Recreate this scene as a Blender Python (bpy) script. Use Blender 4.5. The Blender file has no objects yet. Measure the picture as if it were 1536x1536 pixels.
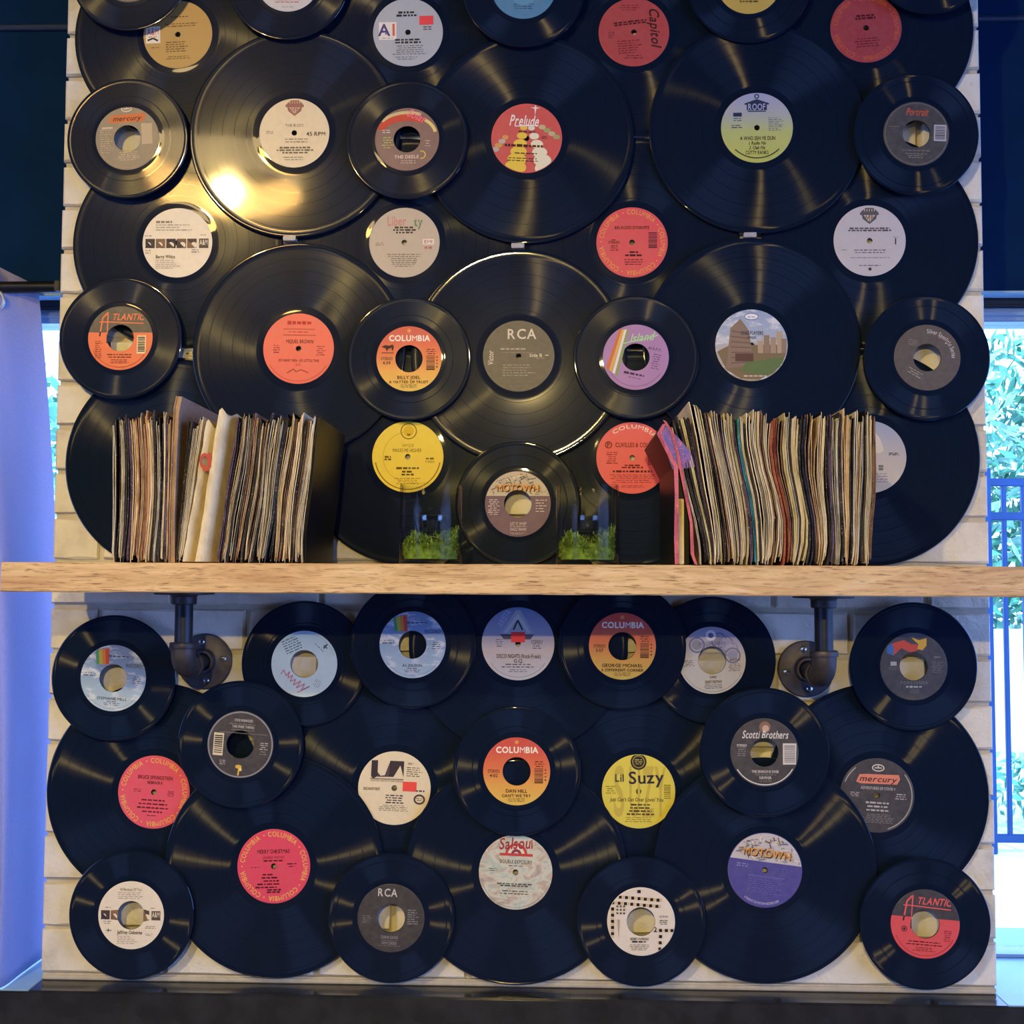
import bpy, math, random
from mathutils import Vector, Matrix

scene = bpy.context.scene
COL = scene.collection
EYE = 1.55                       # height of the lens above the floor; all "eye" heights below are relative to it

# ------------------------------------------------------------------ camera
cam_d = bpy.data.cameras.new('camera')
cam_d.sensor_width = 36.0
cam_d.lens = 36.0 * 1700.0 / 1536.0
cam_d.clip_end = 200
cam = bpy.data.objects.new('camera', cam_d)
COL.objects.link(cam)
rt = Vector((0.99955, 0.02953, 0.00485)); up = Vector((-0.00314, -0.05759, 0.99834)); fw = Vector((-0.02976, 0.99790, 0.05747))
cam.matrix_world = Matrix(((rt.x, up.x, -fw.x, 0.042856), (rt.y, up.y, -fw.y, -1.59449), (rt.z, up.z, -fw.z, EYE), (0, 0, 0, 1)))
scene.camera = cam

# ------------------------------------------------------------------ world, sun, exposure
SKY = (0.25, 0.40, 1.0)
SKY_STRENGTH = 8.0
world = bpy.data.worlds.new('sky'); scene.world = world
world.use_nodes = True
bgn = world.node_tree.nodes['Background']
bgn.inputs[0].default_value = (*SKY, 1); bgn.inputs[1].default_value = SKY_STRENGTH
sun_d = bpy.data.lights.new('sun', 'SUN'); sun_d.energy = 5.0; sun_d.angle = 0.02; sun_d.color = (0.50, 0.86, 1.0)
sun = bpy.data.objects.new('sun', sun_d); COL.objects.link(sun)
sun.rotation_euler = (math.radians(38), math.radians(12), 0)      # shines from behind the building, never into the room
vs = scene.view_settings
vs.view_transform = 'Standard'; vs.look = 'None'; vs.gamma = 1.0; vs.exposure = 0.0; vs.use_curve_mapping = False
scene.cycles.transparent_max_bounces = 32          # several panes of glass stand behind one another

def portal(name, loc, rot, sx, sy):
    d = bpy.data.lights.new(name, 'AREA'); d.shape = 'RECTANGLE'; d.size = sx; d.size_y = sy
    d.cycles.is_portal = True
    o = bpy.data.objects.new(name, d); COL.objects.link(o); o.location = loc; o.rotation_euler = rot
    return o
portal('window_portal', (-2.33, 0.30, 1.49), (math.radians(-90), 0, 0), 3.2, 1.0)
portal('window_portal', (2.33, 0.30, 1.49), (math.radians(-90), 0, 0), 3.2, 1.0)
portal('window_portal', (3.99, -2.9, 1.70), (0, math.radians(90), 0), 2.6, 4.6)  # portals of the two added side windows
portal('window_portal', (-3.99, -4.1, 1.70), (0, math.radians(-90), 0), 2.6, 2.2)

# ------------------------------------------------------------------ colour and material helpers
def lin(c):
    if isinstance(c, str):
        c = c.lstrip('#'); c = [int(c[i:i+2], 16) / 255 for i in (0, 2, 4)]
    return tuple(x / 12.92 if x <= 0.04045 else ((x + 0.055) / 1.055) ** 2.4 for x in c) + (1.0,)

class NT:
    def __init__(s, name):
        s.m = bpy.data.materials.new(name); s.m.use_nodes = True
        s.t = s.m.node_tree; s.n = s.t.nodes; s.b = s.n['Principled BSDF']; s.out = s.n['Material Output']
    def new(s, typ, **kw):
        nd = s.n.new(typ)
        for k, v in kw.items(): setattr(nd, k, v)
        return nd
    def set(s, nd, key, v):
        if hasattr(v, 'is_linked') or isinstance(v, bpy.types.NodeSocket): s.t.links.new(v, nd.inputs[key])
        else: nd.inputs[key].default_value = v
    def math(s, op, a, b=None, c=None):
        nd = s.new('ShaderNodeMath', operation=op)
        for i, v in enumerate((a, b, c)):
            if v is not None: s.set(nd, i, v)
        return nd.outputs[0]
    def ramp(s, fac, stops, interp='LINEAR'):
        nd = s.new('ShaderNodeValToRGB'); cr = nd.color_ramp; cr.interpolation = interp
        while len(cr.elements) < len(stops): cr.elements.new(0.5)
        for e, (p, c) in zip(cr.elements, stops):
            e.position = p; e.color = lin(c) if isinstance(c, str) else c
        s.set(nd, 0, fac); return nd.outputs[0]
    def noise(s, vec, scale, detail=3, rough=0.5, dist=0):
        nd = s.new('ShaderNodeTexNoise'); s.set(nd, 'Scale', scale); s.set(nd, 'Detail', detail); s.set(nd, 'Roughness', rough); s.set(nd, 'Distortion', dist)
        if vec is not None: s.set(nd, 'Vector', vec)
        return nd.outputs[0]
    def coord(s, kind='Object'): return s.new('ShaderNodeTexCoord').outputs[kind]
    def mapping(s, vec, scale=(1, 1, 1), rot=(0, 0, 0), loc=(0, 0, 0)):
        nd = s.new('ShaderNodeMapping'); s.set(nd, 0, vec); s.set(nd, 1, loc); s.set(nd, 2, rot); s.set(nd, 3, scale); return nd.outputs[0]
    def mix(s, fac, a, b, blend='MIX'):
        nd = s.new('ShaderNodeMix', data_type='RGBA', blend_type=blend)
        for i, v in ((0, fac), (6, a), (7, b)):
            if isinstance(v, str): v = lin(v)
            s.set(nd, i, v)
        return nd.outputs[2]
    def bump(s, h, strength=0.3, dist=0.002):
        nd = s.new('ShaderNodeBump'); s.set(nd, 'Height', h); s.set(nd, 'Strength', strength); s.set(nd, 'Distance', dist)
        s.t.links.new(nd.outputs[0], s.b.inputs['Normal']); return nd
    def base(s, c, rough=0.5, metal=0.0, spec=0.5):
        if isinstance(c, str): c = lin(c)
        s.set(s.b, 'Base Color', c); s.set(s.b, 'Roughness', rough); s.set(s.b, 'Metallic', metal); s.set(s.b, 'Specular IOR Level', spec)
        return s.m

def plain(name, c, rough=0.5, metal=0.0, spec=0.5, var=0.12, scale=60):
    k = NT(name); c = lin(c) if isinstance(c, str) else c
    n = k.noise(k.coord(), scale, 3)
    dark = tuple(x * (1 - var) for x in c[:3]) + (1,); light = tuple(min(1, x * (1 + var)) for x in c[:3]) + (1,)
    return k.base(k.ramp(n, [(0.3, dark), (0.7, light)]), rough, metal, spec)

INK = {}
def ink(c):
    if c not in INK: INK[c] = plain('ink_' + c.strip('#'), c, 0.6, 0, 0.3, 0.05, 900)
    return INK[c]

def label_mat(name, stops, interp='LINEAR', R=0.05, ang=0.0, clouds=None, marble=None):
    k = NT(name); co = k.coord()
    v = k.mapping(co, (1, 1, 1), (0, 0, math.radians(ang)))
    sep = k.new('ShaderNodeSeparateXYZ'); k.set(sep, 0, v)
    fac = k.math('MULTIPLY_ADD', sep.outputs[1], 0.5 / R, 0.5)
    if marble:
        fac = k.noise(k.mapping(co, (1, 1.6, 1)), marble, 5, 0.6, 1.2)
    c = k.ramp(fac, stops, interp)
    if clouds:
        cn = k.noise(k.mapping(co, (1, 2.2, 1)), 42, 4, 0.6, 0.4)
        cf = k.ramp(cn, [(0.50, (0, 0, 0, 1)), (0.62, (1, 1, 1, 1))])
        c = k.mix(cf, c, clouds)
    c = k.mix(k.math('MULTIPLY', k.noise(co, 120, 3), 0.25), c, (0.35, 0.30, 0.25, 1))
    k.bump(k.noise(co, 400, 2), 0.05, 0.0005)
    return k.base(c, 0.42, 0, 0.4)

def vinyl(name, r0, r1, bands):
    """pressed black vinyl: grooves between r0 and r1 scatter across the groove, dead wax and rim are smooth"""
    k = NT(name); co = k.coord()
    sep = k.new('ShaderNodeSeparateXYZ'); k.set(sep, 0, co)
    r = k.math('SQRT', k.math('ADD', k.math('MULTIPLY', sep.outputs[0], sep.outputs[0]), k.math('MULTIPLY', sep.outputs[1], sep.outputs[1])))
    rel = k.math('DIVIDE', k.math('SUBTRACT', r, r0), r1 - r0)
    inside = k.math('MULTIPLY', k.math('GREATER_THAN', rel, 0.0), k.math('LESS_THAN', rel, 1.0))
    oi = k.new('ShaderNodeObjectInfo')
    fr = k.math('FRACT', k.math('ADD', k.math('MULTIPLY', rel, bands), k.math('MULTIPLY', oi.outputs['Random'], 1.0)))
    gap = k.math('LESS_THAN', fr, 0.045)
    groove = k.math('MULTIPLY', inside, k.math('SUBTRACT', 1.0, gap))
    cmb = k.new('ShaderNodeCombineXYZ'); k.set(cmb, 0, k.math('MULTIPLY', r, 900.0)); k.set(cmb, 1, k.math('MULTIPLY', oi.outputs['Random'], 50.0))
    ring = k.noise(cmb.outputs[0], 1.0, 4, 0.7)
    tg = k.new('ShaderNodeTangent', direction_type='RADIAL', axis='Z')
    dust = k.noise(co, 700, 2)
    k.bump(k.noise(cmb.outputs[0], 0.6, 2), 0.04, 0.0004)
    k.base(k.mix(k.ramp(dust, [(0.60, (0, 0, 0, 1)), (0.8, (1, 1, 1, 1))]), (0.0040, 0.0095, 0.0260, 1), (0.012, 0.016, 0.026, 1)), 0.3, 0, 0.03)
    k.set(k.b, 'Coat Weight', k.math('MULTIPLY_ADD', groove, -0.25, 0.65)); k.set(k.b, 'Coat Roughness', k.math('MULTIPLY_ADD', groove, 0.03, 0.03)); k.set(k.b, 'Coat IOR', 1.5)
    gl = k.new('ShaderNodeBsdfAnisotropic')                       # light scattered across the grooves: narrow radial wedges
    k.set(gl, 'Roughness', k.math('MULTIPLY_ADD', ring, 0.18, 0.32)); k.set(gl, 'Anisotropy', 0.9); k.set(gl, 'Rotation', 0.25); k.set(gl, 'Tangent', tg.outputs[0])
    gc = k.new('ShaderNodeCombineColor'); gv = k.math('MULTIPLY', groove, k.math('MULTIPLY_ADD', ring, 0.026, 0.003))
    for i in range(3): k.set(gc, i, gv)
    k.set(gl, 'Color', gc.outputs[0])
    ad = k.new('ShaderNodeAddShader'); k.t.links.new(k.b.outputs[0], ad.inputs[0]); k.t.links.new(gl.outputs[0], ad.inputs[1]); k.t.links.new(ad.outputs[0], k.out.inputs[0])
    return k.m

def glass_mat(name, tint=(1, 1, 1, 1), refl=1.0, face=0.006):
    k = NT(name); k.n.remove(k.b)
    tr = k.new('ShaderNodeBsdfTransparent'); lw = k.new('ShaderNodeLayerWeight'); k.set(tr, 0, k.mix(k.math('POWER', lw.outputs[1], 4.5), tint, tuple(c * .72 for c in tint[:3]) + (1,)))
    gl = k.new('ShaderNodeBsdfGlossy'); gl.inputs[1].default_value = 0.02
    fz = k.new('ShaderNodeLayerWeight'); fz.inputs[0].default_value = 0.5
    mx = k.new('ShaderNodeMixShader')
    k.set(mx, 0, k.math('MULTIPLY_ADD', k.math('POWER', fz.outputs[1], 4.0), 0.42 * refl, face)); k.t.links.new(tr.outputs[0], mx.inputs[1]); k.t.links.new(gl.outputs[0], mx.inputs[2])
    k.t.links.new(mx.outputs[0], k.out.inputs[0]); return k.m

def emit(name, c, s):
    k = NT(name); k.base(c, 0.6); k.set(k.b, 'Emission Color', lin(c) if isinstance(c, str) else c); k.set(k.b, 'Emission Strength', s); return k.m

def brick_mat():
    k = NT('whitewashed_brick'); co = k.coord('Object'); oi = k.new('ShaderNodeObjectInfo')
    off = k.new('ShaderNodeVectorMath', operation='ADD'); k.set(off, 0, co)
    cm = k.new('ShaderNodeCombineXYZ'); k.set(cm, 0, k.math('MULTIPLY', oi.outputs['Random'], 37.0)); k.set(cm, 2, k.math('MULTIPLY', oi.outputs['Random'], 11.0)); k.set(off, 1, cm.outputs[0])
    v = off.outputs[0]
    n1 = k.noise(v, 18, 5, 0.6); n2 = k.noise(v, 120, 4, 0.6)
    c = k.ramp(n1, [(0.25, '#c3bcae'), (0.5, '#dcd6c8'), (0.8, '#e7e2d6')])
    spot = k.ramp(k.noise(v, 34, 3, 0.6), [(0.66, (0, 0, 0, 1)), (0.76, (1, 1, 1, 1))])
    c = k.mix(k.math('MULTIPLY', spot, 0.35), c, '#a1957f')
    h = k.math('ADD', k.math('MULTIPLY', n2, 0.35), k.noise(v, 28, 4, 0.65, 0.6))
    k.bump(h, 0.55, 0.006)
    return k.base(c, 0.75, 0, 0.25)

def wood_mat():
    k = NT('oak'); co = k.coord('Object')
    v = k.mapping(co, (2.6, 14, 40), (0, math.radians(-6), 0))
    warp = k.noise(k.mapping(co, (1.3, 3, 5)), 3.0, 3, 0.5)
    va = k.new('ShaderNodeVectorMath', operation='MULTIPLY_ADD'); k.set(va, 0, warp); va.inputs[1].default_value = (0, 1.8, 2.6); k.set(va, 2, v)
    g1 = k.noise(va.outputs[0], 3.2, 6, 0.65, 0.5)
    c = k.ramp(g1, [(0.28, '#a3815a'), (0.42, '#cba87a'), (0.55, '#dcbb8c'), (0.75, '#e6cda4')])
    fleck = k.noise(k.mapping(co, (26, 90, 420), (0, math.radians(-7), 0)), 1.5, 3, 0.6)
    c = k.mix(k.ramp(fleck, [(0.57, (0, 0, 0, 1)), (0.68, (0.8, 0.8, 0.8, 1))]), c, '#6b4428')
    red = k.ramp(k.noise(k.mapping(co, (2.2, 2, 7)), 2.3, 3), [(0.52, (0, 0, 0, 1)), (0.72, (0.5, 0.5, 0.5, 1))])
    c = k.mix(red, c, '#a5714e')
    k.bump(g1, 0.2, 0.001)
    return k.base(c, 0.5, 0, 0.4)

def paper_mat(name, c1, c2, rough=0.85):
    k = NT(name); co = k.coord('Object'); oi = k.new('ShaderNodeObjectInfo')
    cm = k.new('ShaderNodeCombineXYZ'); k.set(cm, 0, k.math('MULTIPLY', oi.outputs['Random'], 31.0)); k.set(cm, 2, k.math('MULTIPLY', oi.outputs['Random'], 17.0))
    off = k.new('ShaderNodeVectorMath', operation='ADD'); k.set(off, 0, k.mapping(co, (60, 14, 22))); k.set(off, 1, cm.outputs[0])
    n = k.noise(off.outputs[0], 1.4, 5, 0.65)
    c = k.ramp(n, [(0.36, c2), (0.56, c1)])
    fine = k.noise(co, 500, 3)
    c = k.mix(k.ramp(fine, [(0.62, (0, 0, 0, 1)), (0.72, (0.8, 0.8, 0.8, 1))]), c, '#d8cbb2')
    hv = k.new('ShaderNodeHueSaturation'); k.set(hv, 'Value', k.math('MULTIPLY_ADD', oi.outputs['Random'], 0.4, 0.78)); k.set(hv, 'Color', c)
    k.bump(n, 0.3, 0.002)
    return k.base(hv.outputs[0], rough, 0, 0.2)

def fabric_mat():
    k = NT('curtain_fabric'); co = k.coord('Object')
    w = k.noise(k.mapping(co, (900, 900, 300)), 1, 2)
    c = k.ramp(w, [(0.3, '#9c93a4'), (0.7, '#b5acbd')])
    k.base(c, 0.9, 0, 0.1)
    tl = k.new('ShaderNodeBsdfTranslucent'); tl.inputs[0].default_value = lin('#bcd2ee')
    mx = k.new('ShaderNodeMixShader'); mx.inputs[0].default_value = 0.45
    k.t.links.new(k.b.outputs[0], mx.inputs[1]); k.t.links.new(tl.outputs[0], mx.inputs[2]); k.t.links.new(mx.outputs[0], k.out.inputs[0])
    return k.m

M = dict(
    lp=vinyl('vinyl_twelve_inch', 0.0600, 0.1465, 5.0), s45=vinyl('vinyl_seven_inch', 0.0535, 0.0845, 1.0),
    brick=brick_mat(), mortar=plain('painted_mortar', '#bdb5a4', 0.85, 0, 0.2, 0.1, 80),
    oak=wood_mat(), iron=plain('blackened_iron', '#494549', 0.5, 0.55, 0.5, 0.25, 90), pipe=plain('black_steel_pipe', '#2b2f38', 0.42, 0.5, 0.5, 0.2, 70),
    screw=plain('zinc_screw', '#b9bcc2', 0.28, 1.0, 0.5, 0.15, 300), slot=plain('screw_recess', '#22242a', 0.6, 0.3, 0.3, 0.1, 300),
    glass=glass_mat('clear_glass', (0.94, 0.95, 0.95, 1), 1.3), pane=glass_mat('window_glass', (0.93, 0.97, 0.98, 1), 1.0),
    moss=plain('moss', '#6f8a34', 0.9, 0, 0.1, 0.55, 140), moss2=plain('pale_moss', '#9bb04e', 0.9, 0, 0.1, 0.4, 140),
    ledge=plain('black_stained_wood', '#26272b', 0.15, 0, 0.7, 0.35, 30), dark=plain('dark_paint', (0.003, 0.018, 0.065, 1), 0.9, 0, 0.04, 0.12, 12),
    navy=plain('dark_trim', '#1c2a48', 0.4, 0, 0.5, 0.1, 30), alu=plain('aluminium', '#b9c4d2', 0.3, 0.7, 0.5, 0.08, 60), frame=plain('window_frame_paint', '#8ba6c4', 0.35, 0.2, 0.5, 0.06, 40), framedark=plain('window_frame_dark', '#0f151f', 0.5, 0, 0.4, 0.1, 40),
    sill=plain('daylight_tinted_paint', '#8fb4cc', 0.25, 0, 0.5, 0.06, 20), cupglass=glass_mat('cut_glass', (0.90, 0.92, 0.92, 1), 2.0, 0.07),  # the sill colour has blue daylight mixed into it
    curtain=fabric_mat(), rod=plain('black_rod', '#15161c', 0.35, 0.4, 0.5, 0.1, 60), clip=plain('grey_plastic', '#a4a3ab', 0.4, 0, 0.5, 0.08, 120),
    floor=plain('dark_floorboards', '#5a5650', 0.5, 0, 0.4, 0.25, 5), ceil=plain('black_ceiling', '#15161a', 0.8, 0, 0.2, 0.15, 4), plaster=plain('dark_grey_plaster', '#22262e', 0.8, 0, 0.2, 0.12, 3),
    concrete=plain('pale_concrete', '#c9cfd2', 0.9, 0, 0.2, 0.08, 3), fence=plain('fence_paint', '#12345e', 0.5, 0.1, 0.4, 0.15, 8), leaf=plain('leaf_green', '#5f9a72', 0.6, 0, 0.3, 0.5, 3), leaf2=plain('pale_leaf', '#9fc9a4', 0.6, 0, 0.3, 0.4, 3),
    bark=plain('bark', '#5a5148', 0.9, 0, 0.1, 0.3, 12), white=plain('white_render', '#dfe4e6', 0.8, 0, 0.2, 0.06, 3),
    shade=emit('lamp_shade_glow', (1.0, 0.70, 0.32, 1), 18.0), shade2=emit('small_shade_glow', (1.0, 0.62, 0.24, 1), 10.0), bulb=emit('bulb_glow', (1.0, 0.66, 0.30, 1), 60.0),
)

# ------------------------------------------------------------------ mesh helpers
class MB:
    def __init__(s): s.v = []; s.f = []; s.mi = []; s.mats = []
    def mat(s, m):
        if m not in s.mats: s.mats.append(m)
        return s.mats.index(m)
    def add(s, v, f, m=None):
        o = len(s.v); s.v += [tuple(p) for p in v]; i = s.mat(m) if m else 0
        for q in f: s.f.append(tuple(a + o for a in q)); s.mi.append(i)
        return s
    def box(s, a, b, m=None, bev=0.0):
        (x0, y0, z0), (x1, y1, z1) = a, b
        if bev <= 0:
            v = [(x, y, z) for z in (z0, z1) for y in (y0, y1) for x in (x0, x1)]
            return s.add(v, [(0, 2, 3, 1), (4, 5, 7, 6), (0, 1, 5, 4), (2, 6, 7, 3), (0, 4, 6, 2), (1, 3, 7, 5)], m)
        import bmesh
        bm = bmesh.new(); bmesh.ops.create_cube(bm, size=1)
        for q in bm.verts: q.co = Vector(((x0 + x1) / 2 + q.co.x * (x1 - x0), (y0 + y1) / 2 + q.co.y * (y1 - y0), (z0 + z1) / 2 + q.co.z * (z1 - z0)))
        bmesh.ops.bevel(bm, geom=bm.edges[:], offset=bev, segments=2, affect='EDGES')
        bm.verts.index_update()
        s.add([q.co[:] for q in bm.verts], [[q.index for q in f.verts] for f in bm.faces], m); bm.free(); return s
    def lathe(s, prof, n=48, m=None, M4=None, close=False):
        """prof: list of (r, z) about the local z axis"""
        v = []; f = []; k = len(prof)
        for j in range(n):
            a = 2 * math.pi * j / n
            for r, z in prof: v.append(Vector((r * math.cos(a), r * math.sin(a), z)))
        for j in range(n):
            j2 = (j + 1) % n
            for i in range(k - 1 if not close else k):
                i2 = (i + 1) % k
                f.append((j * k + i, j2 * k + i, j2 * k + i2, j * k + i2))
        if M4: v = [M4 @ p for p in v]
        return s.add(v, f, m)
    def tube(s, pts, r, n=16, m=None, cap=True):
        rs = r if isinstance(r, (list, tuple)) else [r] * len(pts)
        pts = [Vector(p) for p in pts]; v = []; f = []; nrm = None
        for i, p in enumerate(pts):
            t = (pts[min(i + 1, len(pts) - 1)] - pts[max(i - 1, 0)]).normalized()
            if nrm is None: nrm = t.orthogonal().normalized()
            nrm = (nrm - t * nrm.dot(t)).normalized(); b = t.cross(nrm)
            for j in range(n):
                a = 2 * math.pi * j / n; v.append(p + (nrm * math.cos(a) + b * math.sin(a)) * rs[i])
        for i in range(len(pts) - 1):
            for j in range(n):
                j2 = (j + 1) % n; f.append((i * n + j, i * n + j2, (i + 1) * n + j2, (i + 1) * n + j))
        if cap:
            f.append(tuple(range(n - 1, -1, -1))); f.append(tuple((len(pts) - 1) * n + j for j in range(n)))
        return s.add(v, f, m)
    def mesh(s, name, m=None, smooth=False):
        me = bpy.data.meshes.new(name); me.from_pydata(s.v, [], s.f)
        for x in (s.mats or ([m] if m else [])): me.materials.append(x)
        if s.mats: me.polygons.foreach_set('material_index', s.mi)
        if smooth:
            me.polygons.foreach_set('use_smooth', [True] * len(me.polygons))
            try: me.set_sharp_from_angle(angle=math.radians(35))
            except Exception: pass
        me.update(); return me
    def build(s, name, m=None, parent=None, smooth=False): return obj(name, s.mesh(name, m, smooth), parent)

def obj(name, me, parent=None, loc=None, rot=None):
    o = bpy.data.objects.new(name, me); COL.objects.link(o)
    if parent: o.parent = parent
    if loc: o.location = loc
    if rot: o.rotation_euler = rot
    return o
def empty(name, loc=(0, 0, 0), rot=(0, 0, 0)):
    o = obj(name, None, None, loc, rot); o.empty_display_size = 0.05; return o
def tag(o, label, cat, group=None, kind=None):
    o['label'] = label; o['category'] = cat
    if group: o['group'] = group
    if kind: o['kind'] = kind
    return o
def struct(o, label=None):
    o['kind'] = 'structure'
    if label: o['label'] = label
    return o
def E(z): return EYE + z        # height relative to the lens

# ------------------------------------------------------------------ the room
rnd = random.Random(7)
X0, X1, YB, HC = -4.0, 4.0, -5.6, 3.4
LEDGE = E(-0.5625)
struct(MB().box((X0, YB, -0.1), (X1, 0.30, 0)).build('floor', M['floor']))
struct(MB().box((X0, YB, HC), (X1, 0.30, HC + 0.1)).build('ceiling', M['ceil']))
struct(MB().box((X0, YB - 0.1, 0), (X1, YB, HC)).build('wall_back', M['plaster']))
for nm, xa, xb, wn_ in (('wall_left', X0 - 0.1, X0, 'window_4'), ('wall_right', X1, X1 + 0.1, 'window_3')):     # side walls, each with a wide unseen window added for blue fill
    ye = -3.0 if xa < 0 else -0.6; w = MB()
    w.box((xa, YB, 0), (xb, -5.2, HC)).box((xa, ye, 0), (xb, 0.30, HC)).box((xa, -5.2, 0), (xb, ye, 0.4)).box((xa, -5.2, 3.0), (xb, ye, HC))
    struct(w.build(nm, M['plaster']))
    xm = (xa + xb) / 2
    wn = MB().box((xm - .03, -5.2, 0.4), (xm + .03, -5.12, 3.0)).box((xm - .03, ye - .08, 0.4), (xm + .03, ye, 3.0)).box((xm - .03, -5.12, 0.4), (xm + .03, ye - .08, 0.47)).box((xm - .03, -5.12, 2.93), (xm + .03, ye - .08, 3.0))
    for yy in (-2.1, -3.6):
        if yy < ye: wn.box((xm - .03, yy - .03, .47), (xm + .03, yy + .03, 2.93))
    wn = struct(wn.build(wn_, M['framedark']))
    MB().box((xm - .003, -5.12, 0.47), (xm + .003, ye - .08, 2.93)).build('pane', M['pane'], wn)

# window wall behind the brick pillar: bulkhead above, low wall below the sill
fwl = struct(MB().box((X0, 0.10, E(0.4315)), (X1, 0.30, HC)).box((X0, -0.02, 0), (X1, 0.30, LEDGE - 0.075)).build('wall_front', M['dark']))
for i, (a, b) in enumerate(((X0, -0.655), (0.655, X1))):
    t = struct(MB().box((a, 0.0992, E(0.4275)), (b, 0.1290, E(0.4314)), bev=.0006).build('trim_%d' % (i + 1), M['sill']))  # pale strip in daylight-tinted colour, added for the lit soffit edge
    t = struct(MB().tube([(a, 0.0985, E(0.849)), (b, 0.0985, E(0.849))], 0.0052, 10).build('trim_%d' % (i + 3), M['navy'], None, True))
for i, (a, b) in enumerate(((X0, -0.60), (0.60, X1))):
    w = struct(MB().box((a, 0.13, E(0.4165)), (b, 0.20, E(0.4315)), bev=0.002).build('window_%d' % (i + 1), M['framedark']))
    MB().box((a, 0.145, E(0.395)), (b, 0.20, E(0.4165)), bev=0.002).box((a, 0.139, E(0.4035)), (b, 0.150, E(0.4085)), bev=0.001).build('top_rail', M['frame'], w, False)
    MB().box((a, 0.150, LEDGE), (b, 0.20, LEDGE + 0.005), bev=0.002).build('bottom_rail', M['frame'], w)
    for xx in ((a + b) / 2 - 0.6, (a + b) / 2 + 0.6): MB().box((xx - 0.02, 0.145, LEDGE + 0.010), (xx + 0.02, 0.20, E(0.395)), bev=0.002).build('mullion', M['frame'], w)
    MB().box((a, 0.170, LEDGE + 0.010), (b, 0.174, E(0.395))).build('pane', M['pane'], w)
# black ledge in front of pillar and windows
led = struct(MB().box((-.6565, -0.043, LEDGE - 0.0019), (.6565, 0.30, LEDGE), bev=0.0008).box((X0, -0.043, LEDGE - 0.30), (X1, 0.30, LEDGE - 0.0020), bev=0.001).build('trim_5', M['ledge']), 'glossy black wooden ledge running below the brick pillar and windows')
for i, (a, b) in enumerate(((X0, -.657), (.657, X1))):  # boards coloured pale blue to carry the daylight beside the pillar
    struct(MB().box((a, -0.0405, LEDGE - 0.0019), (b, 0.30, LEDGE - .0002), bev=0.0006).build('window_sill', M['sill']), 'window sill with daylight tinted into its colour, beside the brick pillar')

# ------------------------------------------------------------------ brick pillar
PW, PITCH, BH = 0.6594, 0.0640, 0.0570
pil = struct(MB().box((-PW + 0.0022, 0.006, LEDGE), (PW - 0.0022, 0.095, HC)).build('wall_pillar', M['mortar']), 'whitewashed brick pillar covered with vinyl records')
def brick_mesh(L, seed):
    r = random.Random(seed); h = BH; D = 0.10; c = 0.0022; v = []
    j = lambda s: r.uniform(-s, s)
    nx = 4
    for (yy, ins) in ((D, 0), (c * 1.6, 0), (0, c)):
        ring = []
        for i in range(nx + 1): ring.append((ins + (L - 2 * ins) * i / nx, yy, ins))
        for i in range(nx, -1, -1): ring.append((ins + (L - 2 * ins) * i / nx, yy, h - ins))
        for p in ring: v.append((p[0] + j(.0006), p[1] + (j(.0009) if yy == 0 else 0), p[2] + (j(.0012) if yy < D else 0)))
    n = 2 * (nx + 1); f = []
    for k in range(2):
        for i in range(n): f.append((k * n + i, k * n + (i + 1) % n, (k + 1) * n + (i + 1) % n, (k + 1) * n + i))
    for i in range(nx): f.append((2 * n + i, 2 * n + i + 1, 2 * n + n - 2 - i, 2 * n + n - 1 - i))
    f = [tuple(reversed(q)) for q in f]
    me = bpy.data.meshes.new('brick'); me.from_pydata(v, [], f); me.materials.append(M['brick']); me.update(); return me
BL = 0.204; GAP = 0.0075
cache = {}
for row in range(26):
    z = E(0.7877) - 0.0035 - BH + PITCH * 3 - row * PITCH
    if z < LEDGE - 0.001: break
    off = (0.0735 if row % 2 == 0 else 0.178) - PW
    x = off - (BL + GAP)
    k = 0
    while x < PW:
        a, b = max(x, -PW), min(x + BL, PW)
        if b - a > 0.012:
            L = round(b - a, 3); key = (L, k % 5 if L > 0.2 else 0)
            if key not in cache: cache[key] = brick_mesh(L, hash(key) & 0xffff)
            obj('brick', cache[key], pil, (a, rnd.uniform(-0.0012, 0.0008), z))
        x += BL + GAP; k += 1
MB().box((-PW + 0.002, -0.001, LEDGE), (PW - 0.002, 0.09, LEDGE + 0.0085), bev=0.002).build('mortar_bed', M['mortar'], pil)

# ------------------------------------------------------------------ lettering: glyph meshes from the built-in font
GLY = {}
def load_glyphs(chars):
    tmp = []
    for bold in (0, 1, 2):
        for ch in chars:
            cu = bpy.data.curves.new('g', 'FONT'); cu.body = ch; cu.resolution_u = 3; cu.fill_mode = 'FRONT'; cu.dimensions = '2D'
            cu.offset = (0.0, 0.016, 0.036)[bold] if ch != 'M' else 0.0
            o = bpy.data.objects.new('g', cu); COL.objects.link(o); tmp.append((ch, bold, o))
    bpy.context.view_layer.update(); dg = bpy.context.evaluated_depsgraph_get()
    for ch, bold, o in tmp:
        me = bpy.data.meshes.new_from_object(o.evaluated_get(dg))
        v = [(p.co.x, p.co.y) for p in me.vertices]; f = [tuple(p.vertices) for p in me.polygons]
        GLY[(ch, bold)] = (v, f, (max(p[0] for p in v) + 0.06) if v else 0.3)
        cu = o.data; bpy.data.objects.remove(o); bpy.data.curves.remove(cu); bpy.data.meshes.remove(me)
    hh = max(p[1] for p in GLY[('H', 0)][0])
    for k2, (v, f, a) in list(GLY.items()): GLY[k2] = ([(x / hh, y / hh) for x, y in v], f, a / hh)
load_glyphs("ABCDEFGHIJKLMNOPQRSTUVWXYZabcdefghijklmnopqrstuvwxyz0123456789&.-():'/?,")

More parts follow.
